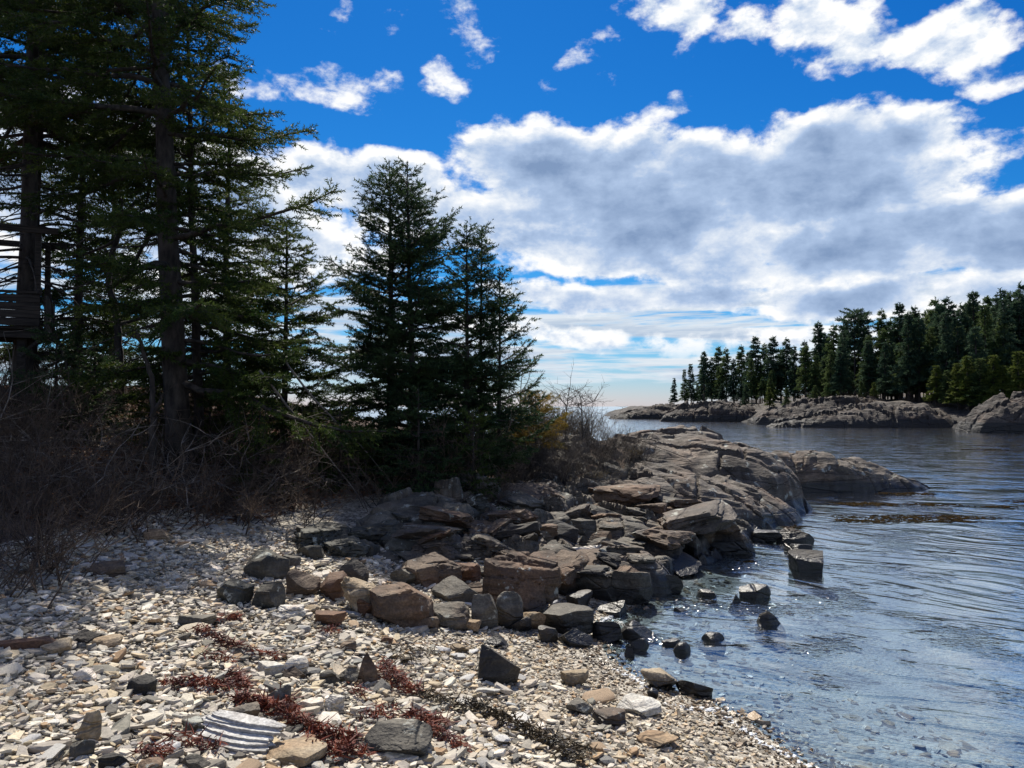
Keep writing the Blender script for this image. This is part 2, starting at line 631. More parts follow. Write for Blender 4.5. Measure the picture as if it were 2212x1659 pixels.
M['needle_gold'] = simple_mat('golden_pine_needles', (0.13, 0.12, 0.02), (0.31, 0.19, 0.04), 3.0, 0.7, 0.0, transl=0.35)
M['shrub'] = simple_mat('bare_shrub_twigs', (0.028, 0.019, 0.013), (0.17, 0.125, 0.092), 2.2, 0.9, 0.0)
M['shrub_grey'] = simple_mat('grey_shrub_twigs', (0.035, 0.028, 0.023), (0.16, 0.135, 0.11), 2.2, 0.9, 0.0)
M['board'] = simple_mat('weathered_board', (0.020, 0.016, 0.014), (0.070, 0.058, 0.048), 6.0, 0.9, 0.004, (0.4, 6, 6))
M['leaf'] = simple_mat('fallen_leaves', (0.09, 0.042, 0.022), (0.32, 0.16, 0.085), 3.0, 0.9, 0.0, transl=0.15)
M['grass'] = simple_mat('dry_grass_blades', (0.16, 0.12, 0.05), (0.33, 0.25, 0.11), 4.0, 0.9, 0.0, transl=0.2)


def tone_mat(name, rough=0.8, speck=60.0, bmp=0.004, tide=0.03):
    """stones coloured one by one through the vertex tone"""
    m, nt, b, out = new_mat(name)
    a = nt.nodes.new('ShaderNodeAttribute')
    a.attribute_name = 'tone'
    co = obj_coord(nt, jitter=False)
    n = noise(nt, co, speck, 4, 0.6)
    n2 = noise(nt, co, speck * 0.2, 3, 0.6)
    f = (n * 0.6 + n2 * 0.6).ramp(0.35, 0.85, 0.7, 1.2)
    mul = nt.nodes.new('ShaderNodeVectorMath')
    mul.operation = 'SCALE'
    nt.links.new(a.outputs['Color'], mul.inputs[0])
    nt.links.new(f.s, mul.inputs['Scale'])
    z, _p = pos_z(nt)
    wet = (z + (n2 - 0.5) * 0.06).ramp(tide, tide + 0.07, 1.0, 0.0)
    col = mix_col(nt, wet, mul.outputs[0], mix_col(nt, 1.0, mul.outputs[0], (0.42, 0.38, 0.33), 'MULTIPLY'))
    nt.links.new(col, b.inputs['Base Color'])
    r = wet * -0.5 + rough
    nt.links.new(r.s, b.inputs['Roughness'])
    b.inputs['Specular IOR Level'].default_value = 0.4
    bump(nt, b, n, bmp, 1.0)
    return m


M['shingle'] = tone_mat('beach_stone')


def seaweed_mat(name, c0, c1, c2, rough=0.5, spec=0.4):
    m, nt, b, out = new_mat(name)
    co = obj_coord(nt, jitter=False)
    n = noise(nt, co, 9.0, 5, 0.65)
    nt.links.new(ramp(nt, n, [(0.34, c0), (0.5, c1), (0.68, c2)]), b.inputs['Base Color'])
    b.inputs['Roughness'].default_value = rough
    b.inputs['Specular IOR Level'].default_value = spec
    return m


M['weed_red'] = seaweed_mat('red_seaweed', (0.025, 0.010, 0.008), (0.12, 0.026, 0.013), (0.27, 0.066, 0.024))
M['weed_olive'] = seaweed_mat('olive_seaweed', (0.014, 0.011, 0.008), (0.055, 0.040, 0.018), (0.13, 0.075, 0.03))
M['weed_float'] = seaweed_mat('floating_rockweed', (0.010, 0.007, 0.003), (0.030, 0.019, 0.007), (0.070, 0.043, 0.013), 0.9, 0.05)


def ground_mat():
    m, nt, b, out = new_mat('ground')
    co = obj_coord(nt, jitter=False)
    z, p = pos_z(nt)
    n1 = noise(nt, co, 1.3, 6, 0.6)
    n2 = noise(nt, co, 30.0, 5, 0.7)
    vo = nt.nodes.new('ShaderNodeTexVoronoi')
    nt.links.new(co, vo.inputs['Vector'])
    vo.inputs['Scale'].default_value = 26.0
    vc = nt.nodes.new('ShaderNodeSeparateColor')
    nt.links.new(vo.outputs['Color'], vc.inputs[0])
    vr = S(nt, vc.outputs[0])
    gravel = ramp(nt, vr * 0.7 + n2 * 0.4, [(0.2, (0.08, 0.072, 0.06)), (0.5, (0.24, 0.21, 0.165)), (0.85, (0.50, 0.46, 0.38))])
    soil = ramp(nt, n1 * 0.5 + n2 * 0.55, [(0.38, (0.022, 0.015, 0.010)), (0.52, (0.075, 0.046, 0.028)), (0.68, (0.18, 0.105, 0.06))])
    bed = ramp(nt, n1 * 0.7 + n2 * 0.3, [(0.36, (0.14, 0.15, 0.15)), (0.52, (0.33, 0.33, 0.31)), (0.68, (0.55, 0.52, 0.45))])
    zz = z + (n1 - 0.5) * 0.3
    c = mix_col(nt, zz.ramp(0.84, 0.96), gravel, soil)
    c = mix_col(nt, (z + (n1 - 0.5) * 0.1).ramp(-0.12, 0.04, 1, 0), c, bed)
    c = mix_col(nt, (z + (n1 - 0.5) * 0.4).ramp(-1.5, -0.2, 1, 0), c, (0.12, 0.25, 0.44))
    nt.links.new(c, b.inputs['Base Color'])
    b.inputs['Roughness'].default_value = 0.9
    d = S(nt, vo.outputs['Distance'])
    bump(nt, b, d * -0.02 + n2 * 0.012, 1.0, 1.0)
    return m


def far_ground_mat():
    m, nt, b, out = new_mat('far_shore_ground')
    co = obj_coord(nt, jitter=False)
    z, p = pos_z(nt)
    n1 = noise(nt, co, 0.35, 7, 0.65)
    st = obj_coord(nt, (1, 1, 5), (0.1, 0.25, 0.1), jitter=False)
    n2 = noise(nt, st, 0.9, 6, 0.65, 0.4)
    rock = ramp(nt, n1 * 0.4 + n2 * 0.6, [(0.40, (0.014, 0.012, 0.010)), (0.54, (0.055, 0.045, 0.036)), (0.70, (0.18, 0.15, 0.12))])
    litter = ramp(nt, n2, [(0.4, (0.03, 0.02, 0.012)), (0.65, (0.10, 0.07, 0.04))])
    zz = z + (n1 - 0.5) * 2.0
    c = mix_col(nt, zz.ramp(3.7, 4.4), rock, litter)
    c = mix_col(nt, (z + (n1 - 0.5) * 0.8).ramp(0.5, 1.1, 1, 0), c, (0.014, 0.013, 0.012))
    nt.links.new(c, b.inputs['Base Color'])
    b.inputs['Roughness'].default_value = 0.85
    bump(nt, b, n2 * 0.4 + n1 * 0.2, 1.0, 1.0)
    return m


def water_mat():
    m, nt, b, out = new_mat('sea_water')
    nt.nodes.remove(b)
    z, p = pos_z(nt)
    sp = nt.nodes.new('ShaderNodeSeparateXYZ')
    nt.links.new(p, sp.inputs[0])
    X, Y = S(nt, sp.outputs[0]), S(nt, sp.outputs[1])
    # ripples curve round the cove
    wx = noise(nt, vec(nt, X * 0.16, Y * 0.16, 0.0), 1.0, 2, 0.5)
    wy = noise(nt, vec(nt, X * 0.16, Y * 0.16, 7.0), 1.0, 2, 0.5)
    xs = X + (wx - 0.5) * 5.0
    ys = Y + (wy - 0.5) * 5.0
    a = xs * 0.82 - ys * 0.57
    c = xs * 0.57 + ys * 0.82
    r1 = noise(nt, vec(nt, a * 0.75, c * 2.6, 0.0), 1.0, 2, 0.45, 0.5)
    r2 = noise(nt, vec(nt, a * 2.2, c * 6.5, 3.0), 1.0, 3, 0.5, 0.4)
    r3 = noise(nt, vec(nt, X * 3.5, Y * 9.0, 5.0), 1.0, 3, 0.55)
    sw = noise(nt, vec(nt, X * 0.12, Y * 0.5, 2.0), 1.0, 3, 0.5)
    openw = Y.ramp(9.0, 30.0, 0.25, 1.0)
    patch = noise(nt, vec(nt, X * 0.10, Y * 0.22, 8.0), 1.0, 3, 0.5).ramp(0.35, 0.65, 0.55, 1.3)
    r4 = noise(nt, vec(nt, X * 11.0, Y * 17.0, 1.0), 1.0, 2, 0.5)
    glint = noise(nt, vec(nt, X * 0.8, Y * 0.8, 4.0), 1.0, 4, 0.6).ramp(0.50, 0.66, 0.03, 1.0)
    h = r1 * 0.034 + r2 * 0.007 * patch + r3 * 0.008 * openw * patch + sw * 0.07 * openw + r4 * 0.042 * glint
    bm_ = nt.nodes.new('ShaderNodeBump')
    bm_.inputs['Distance'].default_value = 1.0
    nt.links.new(h.s, bm_.inputs['Height'])
    gl = nt.nodes.new('ShaderNodeBsdfGlossy')
    gl.inputs['Roughness'].default_value = 0.09
    gl.inputs['Color'].default_value = (0.95, 0.97, 1.0, 1)
    nt.links.new(bm_.outputs[0], gl.inputs['Normal'])
    tr = nt.nodes.new('ShaderNodeBsdfTransparent')
    tr.inputs['Color'].default_value = (0.70, 0.83, 0.93, 1)
    fr = nt.nodes.new('ShaderNodeFresnel')
    fr.inputs['IOR'].default_value = 1.42
    nt.links.new(bm_.outputs[0], fr.inputs['Normal'])
    ms = nt.nodes.new('ShaderNodeMixShader')
    nt.links.new((S(nt, fr.outputs[0]) * 1.75).clamp().s, ms.inputs[0])
    nt.links.new(tr.outputs[0], ms.inputs[1])
    nt.links.new(gl.outputs[0], ms.inputs[2])
    nt.links.new(ms.outputs[0], out.inputs['Surface'])
    return m


M['ground'] = ground_mat()
M['far_ground'] = far_ground_mat()
M['water'] = water_mat()
m_, nt_, b_, o_ = new_mat('sea_foam')
b_.inputs['Base Color'].default_value = (0.8, 0.82, 0.82, 1)
b_.inputs['Roughness'].default_value = 0.5
nn_ = noise(nt_, obj_coord(nt_, jitter=False), 60, 4, 0.7)
bump(nt_, b_, nn_, 0.01)
M['foam'] = m_

# ------------------------------------------------------------------ ground, sea, far shore
def axis(lo, hi, step, outer_lo, outer_hi, g=1.25):
    a = list(np.arange(lo, hi + 1e-6, step))
    s, x = step, hi
    while x < outer_hi:
        s *= g
        x += s
        a.append(x)
    s, x = step, lo
    while x > outer_lo:
        s *= g
        x -= s
        a.insert(0, x)
    return np.array(a)


def grid_faces(nx, ny):
    i = np.arange(nx * ny).reshape(ny, nx)
    return np.stack([i[:-1, :-1], i[:-1, 1:], i[1:, 1:], i[1:, :-1]], -1).reshape(-1, 4)


gx = axis(-11, 8, 0.16, -9000, 9000)
gy = axis(1.5, 26, 0.16, -400, 25000)
GX, GY = np.meshgrid(gx, gy)
GZ = ground_z(GX, GY)
GZ = np.maximum(GZ, -5.0)
o = link('ground', np_mesh('ground', np.stack([GX, GY, GZ], -1).reshape(-1, 3), grid_faces(len(gx), len(gy)), M['ground'], smooth=0))
tag(o, 'gravel beach rising to a leaf strewn bank', None, kind='structure')

fx = np.arange(8, 175, 1.05)
fy = np.arange(44, 330, 1.2)
FX, FY = np.meshgrid(fx, fy)
FZ = far_z(FX, FY)
o = link('far_shore_terrain', np_mesh('far_shore_terrain', np.stack([FX, FY, FZ], -1).reshape(-1, 3), grid_faces(len(fx), len(fy)), M['far_ground'], smooth=40))
tag(o, 'dark rocky far shore under the spruce wood', None, kind='structure')

wx_ = axis(-30, 60, 3.0, -24000, 24000, 1.3)
wy_ = axis(-10, 120, 3.0, -200, 26000, 1.3)
WX, WY = np.meshgrid(wx_, wy_)
o = link('sea', np_mesh('sea', np.stack([WX, WY, WX * 0], -1).reshape(-1, 3), grid_faces(len(wx_), len(wy_)), M['water'], smooth=0))
tag(o, 'blue rippled sea water of the cove', None, kind='structure')


# ------------------------------------------------------------------ rock builders
def rock_geo(seed, half, sub=4, kind='block', yaw=0.0, joints=0.06, rough=0.03, jfreq=1.6):
    """unit rock cut by planes, broken along joints, scaled into +-half"""
    rng = np.random.default_rng(seed)
    V, Fa = ico(sub)
    k = {'block': 7.0, 'round': 3.0, 'slab': 6.0, 'wedge': 6.0, 'peak': 4.0, 'ledge': 5.0}[kind]
    p = V / (np.abs(V) ** k).sum(1, keepdims=True) ** (1 / k)
    cuts = []
    n_rand = {'block': 11, 'round': 13, 'slab': 11, 'wedge': 10, 'peak': 8, 'ledge': 12}[kind]
    for _ in range(n_rand):
        n = norm(rng.normal(size=3) * np.array([1, 1, 0.75]))
        cuts.append((n, rng.uniform(0.62, 1.05)))
    if kind == 'wedge':
        n = norm(np.array([rng.uniform(0.5, 0.95), rng.uniform(-0.5, 0.3), 1.0]))
        cuts.append((n, rng.uniform(0.35, 0.55)))
    if kind == 'peak':
        for a in (0.2, 2.3, 4.2):
            a += rng.uniform(-0.4, 0.4)
            n = norm(np.array([math.cos(a), math.sin(a), rng.uniform(0.55, 0.95)]))
            cuts.append((n, rng.uniform(0.42, 0.6)))
    if kind in ('slab', 'block'):
        n = norm(np.array([rng.uniform(-0.25, 0.25), rng.uniform(-0.3, 0.1), 1.0]))
        cuts.append((n, rng.uniform(0.6, 0.8)))
    for n, d in cuts:
        e = np.maximum(p @ n - d, 0)
        p = p - e[:, None] * n * 0.97
    # joint blocks
    if joints > 0:
        R = rotm(rng.uniform(0, 3), rng.uniform(-0.3, 0.3), rng.uniform(-0.3, 0.3))
        q = (p + 0.12 * np.stack([vnoise(p * 1.5, seed + 3), vnoise(p * 1.5, seed + 4), vnoise(p * 1.5, seed + 5)], -1)) @ R * jfreq + rng.uniform(0, 1, 3)
        q[:, 2] *= 1.6
        cell = np.floor(q)
        hsh = _hash(cell[:, 0], cell[:, 1], cell[:, 2], seed)
        fr = np.abs(q - np.round(q)).min(1)
        p = p * (1 + joints * (hsh - 0.6)[:, None]) - norm(p) * (joints * 0.55 * np.exp(-(fr / 0.035) ** 2))[:, None]
    if rough:
        p = p + norm(p) * (rough * fbm(p * 2.2 + seed, 4, seed))[:, None]
    p = p @ rotm(yaw).T
    lo, hi = p.min(0), p.max(0)
    p = (p - (lo + hi) / 2) / ((hi - lo) / 2)
    return p * np.asarray(half), Fa


N_ROCK = [0]


def boulder(u0, v0, u1, v1, mat, kind, label, cat='boulder', depth=0.85, sub=4, group=None, name='boulder', joints=0.06, rough=0.03, bury=0.18, yaw=None, seed=None, wz=None, dy=0.0, jfreq=1.6):
    """a rock standing on the terrain, given by the box it fills in the photograph"""
    N_ROCK[0] += 1
    sd = seed if seed is not None else 100 + N_ROCK[0] * 7
    g = ground_hit((u0 + u1) / 2, v1)
    if wz is not None:                                   # raised base (on other rocks)
        d = ray((u0 + u1) / 2, v1)
        t = (wz - EYE) / d[2]
        g = np.array([0, 0, EYE]) + d * t
    dist = g[1] + dy
    if dy:
        g = at((u0 + u1) / 2, v1, dist)
    w = (u1 - u0) / F_PX * dist
    dep = w * depth
    tan = (EYE - g[2]) / dist
    h = max((v1 - v0) / F_PX * dist - 0.55 * dep * tan, 0.25 * (v1 - v0) / F_PX * dist)
    az = math.atan2(g[0], g[1])
    bed = gz(g[0] + math.sin(az) * dep / 2, g[1] + math.cos(az) * dep / 2)
    under = max(h * bury, g[2] - bed + 0.06) if g[2] < 0.01 else h * bury
    hh = h + under
    if yaw is None:
        yaw = (sd * 1.37) % 6.28
    V, Fa = rock_geo(sd, (w / 2, dep / 2, hh / 2), sub, kind, yaw, joints, rough, jfreq)
    me = np_mesh(name, V + np.array([0, 0, hh / 2 - under]), Fa, M[mat], smooth=32)
    c = g + np.array([math.sin(az), math.cos(az), 0]) * dep / 2
    o = link(name, me, loc=(c[0], c[1], g[2]), rot=(0, 0, -az))
    tag(o, label, cat, group)
    return o


def outcrop(cx, cy, rx, ry, ztop, label, mat='ledge', yaw=0.0, seed=1, n=150, q=2.6, dip=(0.10, -0.05), jf=1.1, ja=0.16, terr=0.09, base=None, skew=0.0, name='rock_outcrop', cat='rock ledge', flat=0.55, group=None, rough=0.10):
    """a whaleback of jointed, layered bedrock as a height field"""
    a = np.linspace(-1.25, 1.25, n)
    ny = max(int(n * ry / rx), 40)
    b = np.linspace(-1.25, 1.25, ny)
    A, B = np.meshgrid(a, b)
    P = np.stack([A * rx, B * ry, A * 0], -1).reshape(-1, 3)
    rng = np.random.default_rng(seed)
    wob = fbm(P * (0.55 / max(0.4, min(rx, ry) / 1.6)), 4, seed)
    r = (np.abs(A) ** q + np.abs(B) ** q).reshape(-1) ** (1 / q) * (1 + 0.20 * wob)
    if base is None:
        base = gz(cx, cy)
    h0 = ztop - base
    prof = np.clip(1 - r ** 2.2, -1.0, 1) 
    z = h0 * np.sign(prof) * np.abs(prof) ** flat
    z = z * (1 + skew * (A.reshape(-1)))
    # long joints along the strike, shorter ones across it
    rs = 1.0 / max(1.0, max(rx, ry) / 3.0)
    wx, wy = 0.5 * vnoise(P * 0.7 * rs, seed + 1) / rs, 0.5 * vnoise(P * 0.7 * rs, seed + 2) / rs
    th = 0.35 + 0.25 * math.sin(seed * 1.7)
    c_, s_ = math.cos(th), math.sin(th)
    ja_x = ((P[:, 0] + wx) * c_ - (P[:, 1] + wy) * s_) * jf * 0.55
    ja_y = ((P[:, 0] + wx) * s_ + (P[:, 1] + wy) * c_) * jf * 1.5
    ja_x = ja_x + _hash(np.floor(ja_y), np.floor(ja_y) * 0, np.floor(ja_y) * 0, seed + 2)
    edge = np.clip(1.15 - r, 0, 1)
    cell = _hash(np.floor(ja_x), np.floor(ja_y), np.floor(ja_x) * 0, seed)
    # each block also tips a little
    fx, fy = ja_x - np.floor(ja_x) - 0.5, ja_y - np.floor(ja_y) - 0.5
    tip = _hash(np.floor(ja_x), np.floor(ja_y), np.floor(ja_x) * 0, seed + 21) - 0.5
    z = z + ja * ((cell - 0.6) * 1.1 + 1.3 * fy * tip + 0.8 * fx * (cell - 0.5)) * edge
    jx2, jy2 = ja_x * 2.3 + 5 + 0.5 * vnoise(P * 2 * rs, seed), ja_y * 2.1 + 3 + 0.5 * vnoise(P * 2 * rs, seed + 5)
    cell2 = _hash(np.floor(jx2), np.floor(jy2), np.floor(jx2) * 0, seed + 9)
    f2 = jy2 - np.floor(jy2) - 0.5
    z = z + ja * 0.45 * ((cell2 - 0.5) + f2 * (cell2 - 0.4)) * edge
    fr = np.minimum(np.abs(ja_x - np.round(ja_x)) * 1.5, np.abs(ja_y - np.round(ja_y)))
    z = z - ja * 0.45 * np.exp(-(fr / 0.03) ** 2)
    # big hollows and shoulders
    z = z + 0.22 * h0 * fbm(P * 0.8 * rs + 3, 3, seed + 31) * np.clip(1.3 - r, 0, 1)
    # dipping layers weather into little steps, only here and there
    t = (z + dip[0] * P[:, 0] + dip[1] * P[:, 1] + 0.08 * wob) / terr
    step = np.floor(t) + sm(t - np.floor(t), 0.55, 0.95)
    z = z + (step - t) * terr * 0.8 * sm(fbm(P * 1.1 * rs + 9, 3, seed + 33), -0.25, 0.35)
    z = z + rough * 0.6 * fbm(P * 2.6, 5, seed + 4)
    z = np.maximum(z, -0.9)
    c2, s2 = math.cos(yaw), math.sin(yaw)
    V = np.stack([P[:, 0] * c2 - P[:, 1] * s2, P[:, 0] * s2 + P[:, 1] * c2, z], -1)
    # push steps sideways a little so that faces are not all vertical sheets
    V[:, :2] += 0.04 * np.stack([vnoise(P * 5 + 3, seed + 6), vnoise(P * 5 + 9, seed + 7)], -1)
    o = link(name, np_mesh(name, V, grid_faces(n, ny), M[mat], smooth=30), loc=(cx, cy, base))
    tag(o, label, cat, group)
    return o


# bedrock of the headland and ledges
outcrop(4.0, 19.4, 2.75, 2.5, 1.80, 'big rounded bedrock dome of the headland, bare to the right of the grey shrubs', seed=3, n=190, q=2.7, terr=0.13, ja=0.30, jf=0.9, base=0.45, dip=(0.16, -0.02))
outcrop(3.05, 15.9, 2.15, 1.45, 1.12, 'layered bedrock ledge in front of the headland dome', seed=8, n=180, q=2.8, terr=0.10, ja=0.26, jf=1.1, base=0.15, dip=(0.22, -0.05), skew=-0.25, yaw=0.12)
outcrop(4.95, 16.9, 1.25, 1.25, 0.78, 'dark toe of the headland ledge running down into the water', seed=12, n=140, terr=0.08, base=-0.05, dip=(0.3, 0), skew=-0.35, yaw=-0.25)
outcrop(9.2, 22.6, 2.75, 1.05, 0.95, 'low whaleback rock point reaching out into the water', seed=21, n=170, q=2.2, terr=0.11, ja=0.26, base=-0.15, skew=-0.42, yaw=0.02, dip=(0.15, -0.1))
outcrop(0.42, 14.1, 0.78, 0.95, 1.05, 'blocky banded outcrop below the grey shrubs', seed=33, n=120, q=3.4, terr=0.085, ja=0.16, jf=2.0, base=0.25, flat=0.4, dip=(0.08, -0.12))
outcrop(1.95, 12.6, 0.95, 0.75, 0.50, 'dark layered ledge sloping into the cove', 'grey', seed=58, n=120, terr=0.05, ja=0.12, jf=1.8, base=0.0, dip=(0.35, -0.1), skew=-0.3)
outcrop(1.35, 10.3, 0.8, 0.62, 0.48, 'grey split ledge with black undercut at the water', 'ledge', seed=64, n=120, terr=0.07, ja=0.12, jf=1.9, base=0.0, dip=(0.3, -0.1), flat=0.4)

def bedrock():
    X, Y = np.meshgrid(np.arange(-2.2, 5.6, 0.035), np.arange(9.3, 17.4, 0.045))
    ny, nx = X.shape
    s = signed_dist(X, Y, SHORE).reshape(-1)
    P = np.stack([X.reshape(-1), Y.reshape(-1), X.reshape(-1) * 0], -1)
    x, y = P[:, 0], P[:, 1]
    # the reach of the bare rock
    lim = sm(y - (9.75 + 0.12 * np.abs(x)), -0.25, 0.35) * sm(4.6 - s + 0.5 * vnoise(P * 0.8, 3), -0.4, 0.5) * sm(s, -0.75, 0.0)
    g = ground_z(x, y)
    w1, w2 = 0.35 * vnoise(P * 0.9, 11), 0.35 * vnoise(P * 0.9, 12)
    z = np.zeros(len(P))
    for k, (f, amp) in enumerate(((0.85, 0.40), (1.9, 0.20))):
        th = 0.5 + 0.25 * k
        a = ((x + w1) * math.cos(th) - (y + w2) * math.sin(th)) * f
        b = ((x + w1) * math.sin(th) + (y + w2) * math.cos(th)) * f * 1.5
        a = a + _hash(np.floor(b), np.floor(b) * 0, np.floor(b) * 0, 5 + k)
        h = _hash(np.floor(a), np.floor(b), np.floor(a) * 0, 7 + k)
        h2 = _hash(np.floor(a), np.floor(b), np.floor(a) * 0, 17 + k) - 0.5
        fa, fb = a - np.floor(a) - 0.5, b - np.floor(b) - 0.5
        z += amp * (h - 0.45 + fb * h2 * 1.4 + fa * (h - 0.5))
        fr = np.minimum(np.abs(fa), np.abs(fb))
        z -= amp * 0.35 * np.exp(-((0.5 - np.maximum(np.abs(fa), np.abs(fb))) / 0.035) ** 2)
    z += 0.03 * fbm(P * 5, 4, 15)
    z = g + (z + 0.10) * lim - 0.45 * (1 - lim)
    V = np.stack([x + 0.015 * vnoise(P * 6, 1), y + 0.015 * vnoise(P * 6, 2), z], -1)
    o = link('shore_bedrock', np_mesh('shore_bedrock', V, grid_faces(nx, ny), M['grey'], smooth=30))
    tag(o, 'broken low bedrock between the boulder pile and the headland', None, kind='structure')


bedrock()

# far ledges
outcrop(41.5, 90, 11.5, 4.5, 2.5, 'long low ledge standing out from the far shore', 'farledge', seed=71, n=150, base=-0.3, terr=0.35, ja=1.2, jf=0.35, q=2.2, skew=0.25, dip=(0.12, 0), rough=0.5)
outcrop(49, 71.5, 6.8, 4.2, 3.7, 'nearest dark ledge at the right end of the far shore', 'farledge', seed=77, n=120, base=-0.3, terr=0.35, ja=1.2, jf=0.4, q=2.4, skew=0.2, rough=0.5)
outcrop(29, 150, 10, 5, 2.7, 'far rock point ending the opposite shore on the left', 'farledge', seed=79, n=120, base=-0.3, terr=0.35, ja=1.2, jf=0.3, q=2.2, skew=0.3, rough=0.5)
outcrop(45, 103, 12, 5, 3.5, 'broken rock bank below the middle of the far wood', 'farledge', seed=83, n=130, base=-0.3, terr=0.4, ja=1.4, jf=0.3, q=2.3, rough=0.5)
outcrop(33.5, 124, 9, 5, 3.2, 'broken rock bank below the left part of the far wood', 'farledge', seed=85, n=130, base=-0.3, terr=0.4, ja=1.4, jf=0.3, q=2.3, rough=0.5)

# ------------------------------------------------------------------ boulders, by the place each one has
B = boulder
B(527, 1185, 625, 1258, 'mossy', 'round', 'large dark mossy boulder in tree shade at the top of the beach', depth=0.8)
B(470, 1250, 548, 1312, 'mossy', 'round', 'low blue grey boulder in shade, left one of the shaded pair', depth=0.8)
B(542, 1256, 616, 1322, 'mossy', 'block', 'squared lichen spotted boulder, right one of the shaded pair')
B(618, 1228, 692, 1296, 'brown', 'wedge', 'brown ridged boulder left of the reddish cube shaped one')
B(690, 1237, 751, 1301, 'rust', 'block', 'reddish cube shaped boulder beside the brown ridged one', depth=0.9, joints=0.03, yaw=0.6)
B(733, 1204, 797, 1268, 'dark', 'round', 'dark boulder with a pale lichen cap behind the reddish cube')
B(612, 1200, 650, 1232, 'grey', 'slab', 'pale bluish slab leaning behind the ridged brown boulder')
B(735, 1238, 850, 1334, 'tan', 'wedge', 'ochre flaking slab leaning against the big brown boulder', depth=0.8, joints=0.12)
B(790, 1262, 942, 1362, 'brown', 'block', 'big brown cracked boulder at the front of the rock pile', sub=5, joints=0.07, depth=0.75)
B(860, 1196, 1000, 1275, 'brown', 'round', 'brown rounded boulder with white crust on its crown', sub=5, joints=0.10)
B(930, 1250, 1045, 1312, 'grey', 'wedge', 'broken grey brown block in the middle of the pile', joints=0.1)
B(1035, 1190, 1215, 1335, 'brown', 'block', 'largest brown boulder with split roof and black front face', sub=5, joints=0.12, depth=0.8, jfreq=1.2)
B(1180, 1205, 1262, 1290, 'rust', 'wedge', 'rust brown slab leaning on the right of the largest boulder')
B(922, 1300, 1024, 1362, 'grey', 'block', 'cracked olive grey block at the foot of the pile', joints=0.12)
B(1018, 1282, 1076, 1362, 'grey', 'block', 'narrow grey block, left of two standing side by side', joints=0.05)
B(1070, 1278, 1131, 1363, 'grey', 'round', 'tall dark sided grey block, right of two standing side by side', joints=0.05)
B(1120, 1318, 1180, 1366, 'tan', 'slab', 'low sandy ledge stone between grey blocks and wet shore', joints=0.05)
B(1164, 1306, 1284, 1376, 'grey', 'block', 'grey topped boulder with black overhang near the waterline', sub=5)
B(1204, 1356, 1282, 1402, 'dark', 'peak', 'black pyramid shaped boulder on wet gravel at the waterline')
B(1278, 1338, 1346, 1388, 'dark', 'wedge', 'sloping dark slab at the water edge beside the black pyramid')
B(1338, 1340, 1422, 1384, 'dark', 'peak', 'wet dark peaked stone half in the water')
B(1346, 1376, 1402, 1404, 'grey', 'wedge', 'small grey stone awash below the wet peaked stone')
B(1348, 1394, 1374, 1420, 'dark', 'peak', 'tiny pointed stone standing out of the shallows', sub=3)
B(1030, 1394, 1126, 1481, 'dark', 'wedge', 'upright black boulder standing alone on the pebbles', depth=0.55, yaw=0.5, joints=0.03, rough=0.02, seed=905, sub=5)
B(1044, 1370, 1100, 1402, 'dark', 'peak', 'small dark peaked rock just behind the upright black boulder')
B(1162, 1352, 1206, 1392, 'grey', 'block', 'small brownish block left of the black pyramid', sub=3)
B(972, 1392, 1014, 1414, 'tan', 'round', 'lone tan cobble on fine gravel left of the upright boulder', sub=3, cat='stone', name='stone')
B(1384, 1446, 1464, 1496, 'tan', 'slab', 'pale ochre slab half covered by water at the shore', cat='rock')
B(1460, 1464, 1540, 1510, 'brown', 'wedge', 'wet brown boulder in the wash at the shore')
B(1398, 1488, 1422, 1512, 'dark', 'round', 'small black stone in the foam beside the wet brown boulder', sub=3, cat='stone', name='stone')
# rocks standing in the water
B(1675, 1136, 1757, 1178, 'brown', 'wedge', 'flat topped rock farthest out in the cove', cat='rock', name='sea_rock')
B(1694, 1172, 1760, 1198, 'dark', 'slab', 'thin wet slab between two larger rocks in the cove', cat='rock', name='sea_rock')
B(1704, 1188, 1777, 1236, 'dark', 'block', 'squared dark rock standing alone in calm water', cat='rock', name='sea_rock')
B(1597, 1260, 1664, 1294, 'brown', 'slab', 'brown slab rock in the water off the boulder pile', cat='rock', name='sea_rock')
B(1504, 1271, 1548, 1289, 'brown', 'slab', 'low flat rock left of the brown slab in the water', cat='rock', name='sea_rock', sub=3)
B(1573, 1284, 1607, 1304, 'dark', 'peak', 'little wave washed rock below the brown slab', cat='rock', name='sea_rock', sub=3)
B(1630, 1317, 1697, 1354, 'tan', 'wedge', 'tan tilted slab rising from the rippled water', cat='rock', name='sea_rock')
B(1508, 1365, 1568, 1387, 'dark', 'round', 'low dark rock barely above the rippled shallows', cat='rock', name='sea_rock')
B(1429, 1380, 1470, 1396, 'grey', 'slab', 'flat grey rock awash beside a rounder black one', cat='rock', name='sea_rock', sub=3)
B(1452, 1386, 1492, 1412, 'dark', 'round', 'round black rock awash beside a flat grey one', cat='rock', name='sea_rock', sub=3)
B(1455, 1311, 1486, 1322, 'rust', 'slab', 'tiny reddish rock just breaking the surface', cat='rock', name='sea_rock', sub=3)
B(1620, 1142, 1690, 1172, 'brown', 'slab', 'submerging brown rock between headland and flat topped rock', cat='rock', name='sea_rock')
B(1968, 1040, 2000, 1056, 'dark', 'peak', 'last black stone off the tip of the rock point', cat='rock', name='sea_rock', sub=3)
